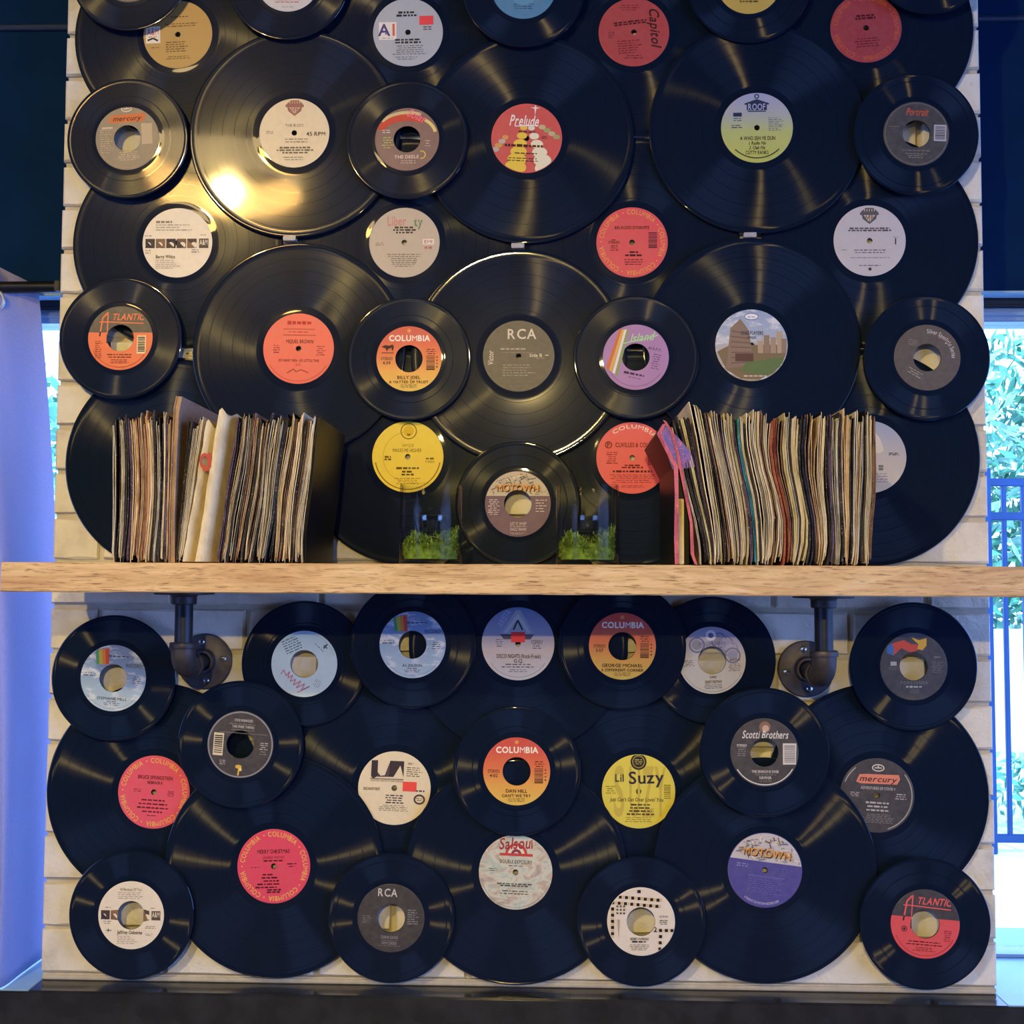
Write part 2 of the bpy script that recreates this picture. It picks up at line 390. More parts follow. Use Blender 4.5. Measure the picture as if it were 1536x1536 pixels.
def text_geo(txt, bold=0, track=0.0):
    v = []; f = []; x = 0
    for ch in txt:
        if ch == ' ': x += 0.42 + track; continue
        gv, gf, adv = GLY[(ch, bold)]
        o = len(v); v += [(px + x, py) for px, py in gv]; f += [tuple(i + o for i in q) for q in gf]; x += adv + track
    return v, f, x

class Print:
    """flat ink on a label; units of the label radius R"""
    def __init__(s, R): s.R = R; s.mb = MB(); s.z = 0.00012; s.r = random.Random(11)
    def put(s, pts, faces, c):
        s.mb.add([(x * s.R, y * s.R, s.z) for x, y in pts], faces, ink(c)); s.z += 0.00002
    def t(s, txt, x, y, h, c, w=None, bold=0, al='c', rot=0, shear=0, track=0.0):
        v, f, W = text_geo(txt, bold, track); sx = h if w is None else w / W
        o = {'c': -W * sx / 2, 'l': 0, 'r': -W * sx}[al]; ca, sa = math.cos(math.radians(rot)), math.sin(math.radians(rot))
        P = []
        for px, py in v:
            a = px * sx + o + shear * py * h; b = py * h - h / 2
            P.append((x + a * ca - b * sa, y + a * sa + b * ca))
        s.put(P, f, c)
    def arc(s, txt, rad, a0, h, c, span=None, bold=1, inside=False, shape=1.0):
        """text along a circle, first letter at angle a0 (degrees, clockwise)"""
        v, f, W = text_geo(txt, bold, 0.06); k = (math.radians(span) * rad / W) if span else h * shape
        P = []
        for px, py in v:
            if not inside: a = math.radians(a0) - px * k / rad; rr = rad + (py - .5) * h
            else: a = math.radians(a0) + px * k / rad; rr = rad - (py - .5) * h
            P.append((rr * math.cos(a), rr * math.sin(a)))
        s.put(P, f, c)
    def rect(s, x, y, w, h, c, rot=0):
        ca, sa = math.cos(math.radians(rot)), math.sin(math.radians(rot))
        s.put([(x + a * w * ca - b * h * sa, y + a * w * sa + b * h * ca) for a, b in ((-.5, -.5), (.5, -.5), (.5, .5), (-.5, .5))], [(0, 1, 2, 3)], c)
    def g(s, x, y, w, h, n, c, al='c', rot=0, fill=0.42):
        """small print that the photograph does not let one read: rows of word-length strokes"""
        ca, sa = math.cos(math.radians(rot)), math.sin(math.radians(rot)); P = []; F = []
        for i in range(n):
            yy = h / 2 - h * (i + .5) / n; lw = w * s.r.uniform(.62, 1.0); q = {'c': -lw / 2, 'l': -w / 2, 'r': w / 2 - lw}[al]; e = q + lw
            while q < e - .02:
                ww = min(s.r.uniform(.05, .16), e - q); hh = h / n * fill / 2 * s.r.uniform(.7, 1.0)
                o = len(P)
                for a, b in ((q, yy - hh), (q + ww, yy - hh), (q + ww, yy + hh), (q, yy + hh)): P.append((x + a * ca - b * sa, y + a * sa + b * ca))
                F.append((o, o + 1, o + 2, o + 3)); q += ww + .03
        s.put(P, F, c)
    def disc(s, x, y, r, c, n=24, ry=None):
        ry = ry or r; s.put([(x + r * math.cos(2 * math.pi * i / n), y + ry * math.sin(2 * math.pi * i / n)) for i in range(n)], [tuple(range(n))], c)
    def ring(s, x, y, r, w, c, n=40, a0=0, a1=360, ry=None):
        P = []; F = []; ry = ry or r
        for i in range(n + 1):
            a = math.radians(a0 + (a1 - a0) * i / n)
            P += [(x + r * math.cos(a), y + ry * math.sin(a)), (x + (r - w) * math.cos(a), y + (ry - w) * math.sin(a))]
            if i: F.append((2 * i - 2, 2 * i, 2 * i + 1, 2 * i - 1))
        s.put(P, F, c)
    def poly(s, pts, c): s.put(pts, [tuple(range(len(pts)))], c)
    def line(s, pts, w, c):
        P = []; F = []
        for (x0, y0), (x1, y1) in zip(pts, pts[1:]):
            d = math.hypot(x1 - x0, y1 - y0) or 1; nx, ny = -(y1 - y0) / d * w / 2, (x1 - x0) / d * w / 2; o = len(P)
            P += [(x0 + nx, y0 + ny), (x0 - nx, y0 - ny), (x1 - nx, y1 - ny), (x1 + nx, y1 + ny)]; F.append((o, o + 1, o + 2, o + 3))
        s.put(P, F, c)
    def bars(s, x, y, w, h, c, horiz=True, n=9, box=None):
        if box: s.rect(x, y, w * 1.25, h * 1.2, box)
        for i in range(n):
            th = s.r.uniform(.35, .8) / n
            if horiz: s.rect(x, y - h / 2 + h * (i + .5) / n, w, h * th, c)
            else: s.rect(x - w / 2 + w * (i + .5) / n, y, w * th, h, c)
    def clip(s, rmin=0.0, rmax=0.985):
        for i, (x, y, z) in enumerate(s.mb.v):
            r = math.hypot(x, y) / s.R
            if r > rmax: s.mb.v[i] = (x * rmax / r, y * rmax / r, z)
            elif r < rmin and r > 1e-6: s.mb.v[i] = (x * rmin / r, y * rmin / r, z)

# ------------------------------------------------------------------ record discs (shared meshes)
def disc_mesh(name, R, rl, rh, th, mat):
    h = th / 2
    prof = [(rh, h * .9), (rl - .002, h * .95), (rl + .0005, h * 1.0), (rl + .004, h * .62), (rl + (R - rl) * .12, h * .6), (R * .72, h * .6), (R * .93, h * .6), (R - .0045, h * .62), (R - .002, h * 1.0), (R - .0006, h * .7), (R, 0),
            (R - .0006, -h * .7), (R - .003, -h * .8), (rl, -h * .8), (rh, -h * .9)]
    return MB().lathe(prof, 128, mat, None, True).mesh(name, mat, True)
def label_mesh(name, rl, rh, z):
    return MB().lathe([(rl, z - .0002), (rl - .0004, z), ((rl + rh) / 2, z), (rh + .0002, z)], 72).mesh(name)
LPR, LPL, LPH, LPT = 0.1522, 0.0505, 0.0037, 0.0024
SR, SL, SH, ST = 0.0875, 0.0460, 0.0191, 0.0020
ME_LP = disc_mesh('disc', LPR, LPL, LPH, LPT, M['lp']); ME_45 = disc_mesh('disc', SR, SL, SH, ST, M['s45'])
def record(kind, x, z, y, label, base, draw=None, rot=0, tilt=(0, 0), interp='LINEAR', ang=0, clouds=None, marble=None, sticker=None, group=None):
    lp = kind == 'LP'
    tr_ = random.Random(int(x * 7 + z * 13)); q_ = 0.7 if lp else 1.6
    if tilt == (0, 0): tilt = (tr_.uniform(-q_, q_), tr_.uniform(-q_, q_))     # no disc hangs quite flat
    root = empty('vinyl_record', (x / 1000, y / 1000, E(z / 1000)), (math.radians(90 + tilt[0]), math.radians(rot), math.radians(tilt[1])))
    # local z looks into the room; spin by rot about it
    root.rotation_euler = (Matrix.Rotation(math.radians(tilt[1]), 3, 'Z') @ Matrix.Rotation(math.radians(90 + tilt[0]), 3, 'X') @ Matrix.Rotation(math.radians(rot), 3, 'Z')).to_euler()
    tag(root, label, 'record', group or 'records mounted on the brick pillar')
    obj('disc', ME_LP if lp else ME_45, root)
    R, rh, zt = (LPL, LPH, LPT / 2) if lp else (SL, SH, ST / 2)
    if isinstance(base, str): base = [(0.0, base), (1.0, base)]
    me = label_mesh('paper_label', R, rh, zt + .0003); me.materials.append(label_mat('label_paper', base, interp, R, ang, clouds, marble))
    lb = obj('paper_label', me, root)
    p = Print(R); p.z = zt + .0004
    if draw: draw(p)
    if p.mb.v:
        p.clip(rh / R * 1.02 if not lp else 0.0)
        p.mb.build('print', None, lb)
    if sticker:
        sx, sy, sw, sh2, sc = sticker
        MB().box(((sx - sw / 2) * R, (sy - sh2 / 2) * R, p.z), ((sx + sw / 2) * R, (sy + sh2 / 2) * R, p.z + .00015), ink(sc)).build('price_sticker', None, lb)
    return root

# ---- recurring label artwork
K = '#1d1719'; CREAM = '#efe0bd'; GOLD = '#e6a04e'; RED = '#d8404f'
COL45 = [(0.0, '#ecc552'), (0.30, '#eda944'), (0.55, '#e8713c'), (0.8, '#dd4a3a'), (1.0, '#cf3f38')]
def ringtext(p, c=GOLD, n=5):
    for i in range(n): p.arc('COLUMBIA', .87, 100 - i * 360 / n, .13, c, span=360 / n * .80, bold=1); p.disc(.87 * math.cos(math.radians(107 - i * 360 / n)), .87 * math.sin(math.radians(107 - i * 360 / n)), .022, c, 8)
def columbia45(artist, song, tm):
    def d(p):
        p.disc(0, .86, .035, '#f0a060', 10); p.ring(0, .86, .06, .015, '#f0a060', 16)
        p.t('COLUMBIA', 0.02, .63, .17, '#f6ead6', 1.28, 2)
        p.t('STEREO', -.68, 0.0, .09, K, .36, 1); p.t(tm, -.68, -.13, .09, K, None, 1)
        p.g(.68, .22, .34, .2, 3, '#5a1f1c'); p.bars(.66, -.12, .26, .46, '#4a2320', True, 10)
        p.g(.86, -.1, .05, .4, 4, '#5a1f1c')
        p.t(artist, 0, -.575, .095, K, None, 1); p.t(song, 0, -.715, .08, K, None, 1); p.g(0, -.84, .55, .12, 3, '#6a4a20')
    return d
def atlantic(red, big):
    def d(p):
        p.t('TLANTIC', .22, .66, .20, red, 1.0, 1, shear=.25)
        p.line([(-.62, .20), (-.56, .62), (-.40, .80), (-.40, -.10)], .045, red); p.line([(-.66, .50), (-.40, .50), (.72, .46)], .03, red)
        p.line([(-.62, .20), (-.64, .05)], .045, '#26242b'); p.line([(-.40, .10), (-.40, -.16)], .05, '#26242b')
        if big: p.disc(-.60, -.18, .085, '#2a1f24', 14); p.ring(-.60, -.18, .06, .02, red, 14); p.g(.66, -.30, .26, .34, 6, '#7d1f28')
        else: p.bars(.66, -.20, .22, .48, K, True, 9, '#efd9a8'); p.g(-.66, -.36, .22, .56, 9, '#8a3113', 'l')
        p.g(.66, .06, .3, .06, 1, red)
        p.g(0, -.56, 1.05, .16, 2, '#5a1715'); p.g(0, -.73, .7, .14, 3, '#6e1f1a'); p.ring(0, 0, .92, .012, '#8c2c22', 30, 205, 335)
    return d
def shield(p, y, c, s=.24):
    p.poly([(-s, y + s * .55), (-s * .45, y + s), (s * .45, y + s), (s, y + s * .55), (s * .82, y - s * .35), (0, y - s), (-s * .82, y - s * .35)], c)
    p.poly([(-s * .7, y + s * .1), (-s * .05, y + s * .1), (-s * .05, y - s * .72)], '#d6c2a6'); p.poly([(s * .7, y + s * .1), (s * .05, y + s * .1), (s * .05, y - s * .72)], '#d6c2a6')
    p.rect(0, y + s * .28, s * 2.25, s * .34, c); p.t('W', -s * .34, y - s * .2, s * .5, c, None, 1); p.t('B', s * .34, y - s * .2, s * .5, c, None, 1)
    for i in range(5): p.rect(-s * .6 + i * s * .3, y + s * .72, s * .08, s * .3, '#d6c2a6')
def mercury(p, y, plate, bg, w=1.15):
    p.ring(0, y + .30, .17, .03, '#d8cbb8', 24, ry=.10); p.line([(-.10, y + .30), (.10, y + .30)], .03, '#d8cbb8'); p.line([(0, y + .36), (0, y + .30)], .03, '#d8cbb8')
    p.poly([(-.58, y - .10), (-.5, y + .10), (-.35, y + .12), (.56, y + .14), (.6, y + .02), (.52, y - .12), (-.46, y - .14)], plate)
    p.t('mercury', 0, y, .15, bg, w * .78, 1, shear=.35)
def map_top(p, y0, rh):
    r = random.Random(5); n = 60; xm = math.sqrt(.97 - y0 * y0); P = []; F = []
    for i in range(n + 1):
        x = -xm + 2 * xm * i / n; lo = max(y0, math.sqrt(max(0, rh * rh - x * x))) if abs(x) < rh else y0
        P += [(x, lo), (x, max(lo, math.sqrt(max(0, .97 - x * x))))]
        if i: F.append((2 * i - 2, 2 * i, 2 * i + 1, 2 * i - 1))
    p.put(P, F, '#c9c1bb')
    for i in range(150):
        x, y = r.uniform(-.95, .95), r.uniform(y0 + .03, .93); a = r.choice((.3, -1.1, 1.9, .3, -.5)) + r.uniform(-.2, .2); L = r.uniform(.05, .22)
        q = (x + L * math.cos(a), y + L * math.sin(a))
        if max(x * x + y * y, q[0] ** 2 + q[1] ** 2) > .92 or min(math.hypot(x, y), math.hypot(*q)) < rh + .05 or min(y, q[1]) < y0 + .02: continue
        p.line([(x, y), q], r.choice((.012, .02, .03)), r.choice(('#5d5360', '#7c7078', '#8b6a55', '#eee6dc', '#6a6e86')))
    p.t('MOTOWN', .018, y0 + .218, .20, '#2b1a16', 1.30, 1); p.t('MOTOWN', .0, y0 + .242, .20, '#e39a4c', 1.30, 1)
def mca(name, x45=True):
    def d(p):
        for i, c in enumerate(('#4fa06a', '#c9b04a', '#e08a3c', '#d8503f')):
            a = -.55 + i * .10; p.poly([(a, .40), (a + .10, .40), (a + .04 + i * .01, .84 + i * .02), (a - .05, .80 + i * .02)], c)
        p.t('RECORDS', .64, .40, .10, '#51506a', .56, 1); p.g(.12, .66, .8, .10, 1, '#4a4a66')
        p.g(-.76, .12, .30, .05, 1, '#34344a'); p.g(-.74, .05, .36, .07, 1, K); p.g(.72, -.02, .30, .24, 4, '#39405e')
        p.t(name, 0, -.62, .075, '#22243c', None, 1); p.g(0, -.76, .5, .15, 3, '#39405e'); p.ring(0, 0, .93, .012, '#7f93ad', 30, 215, 325)
    return d
def abstract_am(p, y, skip):
    cs = ('#4a3d38', '#8a6b4c', '#38323a', '#7b6250', '#54453c')
    for i in range(5):
        x = -.78 + i * .30
        if i in skip: continue
        p.rect(x, y, .27, .27, cs[i]); p.disc(x - .06 + .03 * i, y - .05, .09, '#efdfc0', 14); p.poly([(x - .13, y - .13), (x + .10, y - .13), (x - .13, y + .1)], cs[(i + 2) % 5])
    p.rect(.76, y, .27, .27, '#5a4a40'); p.t('A&M', .76, y + .03, .15, '#f2e6cc', .23, 1)

# ---- drawings for every record
def d1(p):
    p.rect(-.72, .02, .42, .50, '#efe4d0'); p.t('A&M', -.72, .12, .2, '#e0643a', .34, 1); p.g(-.72, -.04, .34, .06, 1, '#c8653e'); p.line([(-.88, -.14), (-.72, -.08), (-.58, -.16)], .05, K)
    p.g(.05, .52, .6, .07, 1, '#4a3414'); p.g(.1, .28, .95, .14, 2, '#6a4c20'); p.g(-.66, -.36, .24, .05, 1, '#6a4c20'); p.g(.05, -.36, .8, .34, 5, '#66481e', 'l'); p.g(0, -.68, .7, .12, 2, '#7a5a2a')
def d2(p): p.g(0, -.62, 1.0, .22, 3, '#b85a52'); p.g(0, -.85, .4, .06, 1, '#8a8a8a'); p.g(0, .6, 1.0, .3, 3, '#a05a52')
def d3(p):
    p.rect(-.58, .05, .50, .52, '#efe6da'); p.t('A', -.66, .08, .34, '#4c3f78', None, 1); p.t('I', -.41, .08, .34, '#e0673a', None, 1); p.disc(-.63, -.03, .03, '#5a6aa0', 8); p.g(-.58, -.16, .4, .04, 1, '#8b7a70')
    p.g(-.02, .54, .62, .18, 2, '#23242e', fill=.8); p.g(.56, .11, .3, .14, 2, '#23242e'); p.g(.0, -.26, .75, .16, 2, '#2b2c36', fill=.8); p.g(.05, -.52, 1.0, .30, 5, '#5b616c'); p.g(-.05, -.76, .75, .12, 2, '#6b717c')
def d4(p): p.g(0, -.6, .8, .2, 3, '#173a54'); p.disc(0, -.15, .42, '#5f96b4', 24)
def d5(p):
    p.t('Capitol', .60, .15, .27, '#3a1218', 1.15, 1, rot=-86, shear=.3); p.g(-.12, .72, .6, .2, 3, '#7c1d28'); p.t('', 0, 0, .1, K)
    p.g(-.10, .28, 1.0, .13, 2, '#4d121a', rot=6, fill=.8); p.g(-.64, -.08, .24, .22, 4, '#6a1822'); p.g(-.05, -.42, .8, .42, 6, '#701a26', 'l', rot=4); p.g(0, -.72, .6, .14, 2, '#6a1822')
def d6(p): p.g(0, -.55, .8, .2, 3, '#3d3312', fill=.8); p.g(0, .6, .8, .3, 3, '#4d431a')
def d7(p): ringtext(p, '#c4643f', 5); p.g(0, .32, .62, .16, 2, '#4a0c18', fill=.8); p.g(0, -.42, .8, .3, 4, '#6a1424')
def d8(p):
    mercury(p, .64, '#d97a44', '#5a2f22'); p.rect(.62, .12, .34, .66, '#c9b58f'); p.g(-.64, -.06, .42, .78, 11, '#b9a888', 'l', fill=.5); p.rect(-.62, .36, .34, .06, '#d8c8a4')
    p.g(.02, -.56, .72, .3, 5, '#cbb996', fill=.6); p.ring(0, 0, .93, .012, '#a8977a', 40, 200, 340)
def d9(p):
    shield(p, .72, '#a86f5c', .23); p.t("THE B-52'S", 0, .22, .075, '#7b6a52', None); p.t('45 RPM', .62, -.03, .11, '#4b4136', None, 1); p.g(-.70, .02, .24, .10, 2, '#8d7c60')
    p.g(.06, -.22, 1.0, .16, 2, '#9b8a6c'); p.g(.05, -.50, 1.15, .22, 3, '#7d6d54', fill=.7); p.g(0, -.74, .8, .14, 2, '#a3937a')
def d10(p):
    p.ring(-.02, .18, .95, .22, '#cf4f3d', 40, 50, 165, ry=.62); p.ring(-.02, .30, .93, .10, '#d9c58e', 40, 60, 150, ry=.60); p.ring(.10, .12, .84, .10, '#e6d27e', 20, 10, 55, ry=.64)
    p.t('Solar', .30, .74, .24, '#f07c8c', .62, 1, rot=-24, shear=.2); p.g(-.60, -.1, .36, .4, 5, '#b9c06a'); p.g(-.64, .26, .3, .14, 2, '#d8cfc4')
    p.t('THE DEELE', .0, -.56, .10, '#e4d2c4', None, 1); p.g(.05, -.72, .5, .14, 2, '#bfaaa2'); p.ring(.46, -.50, .13, .03, '#e6c95c', 20, 250, 470); p.g(.66, -.14, .2, .24, 3, '#c4b2ac')
def d11(p):
    for i in range(6):
        y = .30 - i * .23; s = .07 + i * .028
        p.disc(-.10 - i * .035, y, s * 1.5, '#e9c94e', 14, s); p.disc(.12 + i * .09, y, s * 1.4, '#ece3c4', 14, s)
        if i < 4: p.disc(.42 + i * .14, .34 - i * .09, .10, ('#c8b78c', '#a5a86a')[i % 2], 12, .07); p.disc(-.60 - i * .09, .0 - i * .12, .09 + .01 * i, ('#d8a25c', '#b9b4ac')[i % 2], 12, .07)
    p.poly([(.17, .86), (.20, .66), (.23, .86), (.34, .88), (.23, .90), (.20, .98), (.17, .90), (.06, .88)], '#f3e6dc'); p.t('Prelude', -.10, .50, .30, '#f6e9de', .84, 1, shear=.15); p.line([(-.35, .33), (.25, .38)], .03, '#f6e9de')
    p.g(.0, .18, .6, .08, 1, K); p.g(-.05, -.22, 1.2, .10, 1, '#4b1718', fill=.8); p.g(.0, -.44, .8, .08, 1, K); p.g(-.08, -.62, .9, .14, 2, '#4b2a18'); p.g(.5, .04, .2, .1, 2, '#4b1718')
def d12(p):
    N = '#1d2c4e'
    p.ring(0, .90, .07, .03, N, 18); p.poly([(-.34, .70), (0, .82), (.34, .70), (.34, .66), (-.34, .66)], N); p.rect(0, .60, .56, .20, N); p.t('ROOF', 0, .60, .17, '#a6accf', .50, 1); p.rect(0, .47, .5, .03, N)
    p.rect(-.54, .38, .24, .11, N); p.g(-.54, .24, .26, .12, 2, '#41507a'); p.g(-.56, .04, .46, .12, 2, '#33405f'); p.g(.54, .10, .44, .40, 8, '#5a648c', 'l')
    p.t('A WHO SEH ME DUN', .02, -.30, .105, '#20242c', .98, 1); p.t('1. Radio Mix', 0, -.44, .09, '#20242c', .5, 1, shear=.2); p.t('2. Club Mix', 0, -.57, .09, '#20242c', .46, 1, shear=.2); p.t('CUTTY RANKS', 0, -.71, .10, '#20242c', .64, 1)
    p.ring(0, 0, .88, .03, '#2a3326', 40, 225, 315)
def d13(p):
    p.ring(0, 0, .96, .02, '#77736c', 50); p.t('Portrait', 0, .68, .22, '#c4553a', .68, 1, shear=.25); p.bars(.72, .05, .30, .42, '#47494e', True, 8, '#b8b6ba'); p.rect(-.66, .20, .3, .02, '#77736c'); p.g(-.66, .08, .26, .16, 3, '#5c5c60'); p.g(0, -.52, 1.3, .06, 1, '#8b867c'); p.g(0, -.68, .7, .18, 3, '#8b867c')
def d14(p):
    abstract_am(p, -.02, ()); p.g(-.33, .60, .58, .08, 1, '#8a7c68', 'l', fill=.8); p.g(-.1, .44, 1.05, .22, 3, '#b0a18a', 'l'); p.g(-.84, .20, .2, .05, 1, '#7c6e5a'); p.g(.74, .22, .2, .05, 1, '#7c6e5a')
    p.g(-.80, -.26, .24, .14, 2, '#9a8b74', 'l'); p.g(.52, -.24, .3, .12, 2, '#7c6e5a'); p.t('Barry White', -.33, -.40, .095, '#5a4c3a', .56, 1); p.g(-.25, -.62, .72, .28, 5, '#b0a18a', 'l')
def d15(p):
    p.t('Liber', -.22, .62, .26, '#c9867a', .56, 1); p.t('ty', .40, .60, .26, '#5d7f56', .26, 1); p.ring(0, 0, .72, .012, '#c6b8a4', 40)
    p.g(0, .36, .7, .22, 3, '#4a4038', fill=.8); p.g(-.7, -.04, .24, .10, 2, '#7a6e60'); p.rect(.68, .02, .32, .16, '#e6d8cc'); p.t('EMI', .68, .02, .09, '#9a5f58', .24, 1); p.g(.68, -.15, .3, .1, 1, '#b5736a', fill=.9)
    p.g(0, -.46, 1.0, .30, 5, '#6f6354'); p.g(0, -.66, .8, .1, 2, '#6f6354')
def d16(p):
    ringtext(p, '#e59a52', 5); p.t('BIG AUDIO DYNAMITE', 0, .42, .085, '#3b1016', .98, 1); p.t('STEREO', -.50, .00, .075, '#4d121a', .32, 1); p.g(-.50, .07, .2, .05, 1, '#4d121a'); p.g(-.50, -.16, .24, .18, 3, '#4d121a'); p.bars(.58, .06, .24, .46, '#3b1626', True, 10)
    p.g(.05, -.28, .3, .06, 1, '#3b1016', fill=.9); p.g(.05, -.37, .56, .06, 1, '#3b1016', fill=.9); p.g(.04, -.56, .72, .2, 3, '#7c1d2b')
def d17(p):
    shield(p, .70, '#56545a', .23); p.g(0, .32, 1.4, .12, 2, '#4c4a50', fill=.8); p.t('1', .70, -.02, .17, '#26242a', None, 1); p.g(.72, .10, .2, .04, 1, '#6c6a70'); p.g(-.72, -.26, .18, .05, 1, '#6c6a70'); p.g(0, -.30, .9, .14, 2, '#5c5a60'); p.g(0, -.48, 1.1, .05, 1, '#7c7a80'); p.g(0, -.70, .7, .06, 1, '#5c5a60'); p.disc(0, -.80, .045, '#3c3a40', 14)
def d19(p):
    p.g(0, .73, .85, .12, 1, '#c43b30', fill=.9); p.line([(-.45, .55), (.45, .55)], .015, '#9c2f26'); p.g(0, .47, .8, .06, 1, '#b4372c'); p.line([(-.45, .38), (.48, .38)], .015, '#9c2f26'); p.t('MIQUEL BROWN', .03, .20, .10, '#5a1a16', .78, 1)
    p.g(-.62, -.02, .24, .26, 4, '#9c2f26'); p.g(.64, -.05, .28, .30, 5, '#9c2f26'); p.t('SO MANY MEN - SO LITTLE TIME', .02, -.34, .07, '#6a1f1a', 1.15, 1); p.g(0, -.46, .2, .08, 2, '#a5362c')
    p.line([(-.3, -.70), (-.12, -.58), (-.05, -.66), (.1, -.60), (.3, -.68)], .025, '#9c3a30'); p.ring(0, 0, .93, .012, '#b03a30', 40, 210, 330)
def d20(p):
    columbia45('BILLY JOEL', 'A MATTER OF TRUST', '4:09')(p)
    p.poly([(-.84, .36), (-.74, .42), (-.60, .40), (-.50, .44), (-.46, .36), (-.50, .22), (-.54, .34), (-.64, .30), (-.68, .22), (-.72, .32)], '#4a2320'); p.line([(-.84, .18), (-.46, .18)], .02, '#4a2320')
def d21(p):
    W = '#d6cbb8'
    p.t('RCA', .10, .62, .27, W, .86, 1, track=.06); p.t('Victor', -.78, -.04, .15, W, .40, 1, rot=90); p.g(-.05, .20, .9, .06, 1, '#b0a594', 'l', fill=.8); p.g(.12, .10, 1.2, .05, 1, '#8b8274', 'l')
    p.t('Side B', .48, .02, .09, W, .36, 1); p.g(.80, .02, .2, .06, 1, W); p.g(.62, -.06, .3, .05, 1, '#8b8274'); p.g(.06, -.40, 1.0, .36, 5, '#9b9182', 'l'); p.g(.06, -.72, .9, .05, 1, '#70685c'); p.g(0, -.84, .6, .05, 1, '#70685c')
def d22(p):
    for i, c in enumerate(('#d8743a', '#e0b44a', '#e8e0d2', '#8fa06a')):
        p.poly([(-.88 + i * .10, -.40 - i * .06), (-.80 + i * .10, -.44 - i * .06), (-.48 + i * .075, .84), (-.56 + i * .075, .80)], c)
    p.t('Island', .12, .62, .24, '#a8d49a', .74, 1, rot=10, shear=.4); p.line([(-.45, .38), (.5, .66), (.62, .72)], .03, '#a8d49a'); p.t('45 R.P.M.', .56, .28, .08, '#3d2848', .40, 1, rot=-8); p.g(.62, -.1, .3, .5, 7, '#6c4878', rot=-8)
    p.g(-.02, -.52, .86, .08, 1, '#432c4e', rot=-8, fill=.9); p.g(.0, -.64, .4, .06, 1, '#6c4878', rot=-8); p.ring(0, 0, .90, .015, '#7c5488', 40, 210, 330)
def d23(p):
    p.poly([(-.95, -.18), (-.80, -.1), (-.60, .0), (.9, .02), (.97, -.2), (.85, -.5), (.6, -.78), (.2, -.96), (-.3, -.93), (-.7, -.68)], '#7d6b50')
    p.poly([(-.70, -.80 + .15), (-.58, .48), (-.30, .74), (-.06, .40), (.05, -.55)], '#8a7464')
    for i in range(7): p.line([(-.56 + i * .0, .40 - i * .15), (-.08 + i * .02, .32 - i * .13)], .03, '#6c5a50')
    for i, (x, h) in enumerate(((.25, .14), (.42, .30), (.60, .24), (.78, .40), (.9, .2))): p.rect(x, -.12 + h / 2, .15, h + .2, ('#b09a80', '#8f7a68', '#a48c78')[i % 3])
    p.poly([(-.30, -.70), (-.15, -.48), (.2, -.44), (.6, -.36), (.9, -.34), (.78, -.60), (.45, -.82), (.0, -.80)], '#5f7446'); p.g(.1, -.86, .8, .08, 1, '#d8d0b8'); p.disc(-.9, -.3, .02, '#b09a80')
    p.rect(-.20, -.34, .5, .22, '#5b4338'); p.disc(0, .80, .20, '#e6e6ea', 24, .10); p.ring(0, .80, .20, .02, '#55648c', 24, ry=.10); p.g(0, .79, .26, .05, 1, '#35436c'); p.t('OHIO PLAYERS', .02, .34, .10, '#2c3a6a', .62, 1); p.t('ANGEL', .02, .22, .075, '#2c3a6a', .26, 1)
def d24(p):
    p.arc('Silver Spotlight Series', .80, 108, .13, '#c2bab2', span=92, bold=1); p.ring(.30, .52, .34, .03, '#6a4a48', 20, 40, 150, ry=.14); p.g(-.56, .30, .32, .2, 3, '#857a72'); p.g(-.2, -.56, .5, .2, 3, '#a59a92', rot=-12); p.g(.55, -.1, .26, .2, 3, '#5c534e'); p.ring(0, 0, .95, .012, '#5e554e', 40)
def d26(p):
    p.ring(.02, .72, .23, .03, '#8a6d1a', 30); p.disc(.02, .72, .15, '#d6b428', 16); p.rect(.02, .62, .09, .05, '#7d6216'); p.t('UNYQUE', 0, .32, .085, '#7c6318', .34); p.t('MAKES ME HIGHER', -.02, .18, .10, '#5a4712', .82)
    p.g(-.56, -.04, .22, .14, 2, '#6e5714', fill=.8); p.g(.62, -.05, .34, .06, 1, '#6e5714', fill=.9); p.t('STEREO', .62, -.14, .06, '#6e5714', .26); p.ring(0, 0, .70, .012, '#c2a21a', 40, 100, 250); p.g(.0, -.32, 1.0, .07, 1, '#5a4712', fill=.9); p.g(0, -.42, .5, .07, 1, '#5a4712', fill=.9); p.g(0, -.50, .4, .06, 1, '#5a4712', fill=.9); p.g(0, -.68, .8, .2, 4, '#8c7118')
    p.ring(0, 0, .93, .03, '#8c7118', 40, 190, 350)
def d27(p):
    map_top(p, .24, .425); W = '#cdbfd2'
    p.g(-.72, -.10, .36, .5, 8, W, fill=.5); p.g(.72, -.06, .36, .42, 5, W, 'l', fill=.45); p.t('LET IT WHIP', .02, -.60, .085, W, .50, 1); p.g(.02, -.68, .6, .05, 1, W); p.t('DAZZ BAND', .02, -.77, .085, W, .50, 1); p.g(.0, -.90, .5, .06, 2, W)
def d28(p):
    p.arc('COLUMBIA', .88, 128, .11, '#f4d6cc', span=88, bold=1); p.ring(-.66, .36, .10, .025, '#6a1420', 18); p.t('P', -.66, .36, .12, '#6a1420', None, 1); p.t('CLIVILLES & COLE', .02, .36, .12, '#5a121c', .98, 1); p.bars(.54, .02, .22, .44, '#8b1f30', True, 9); p.g(-.56, .0, .32, .36, 6, '#8b1f30')
    p.g(0, -.24, .6, .12, 2, '#6a1420', fill=.8); p.g(0, -.38, 1.5, .07, 1, '#5a121c', fill=.9); p.g(0, -.58, 1.25, .26, 5, '#a02a3c'); p.g(0, -.80, .7, .08, 2, '#a02a3c')
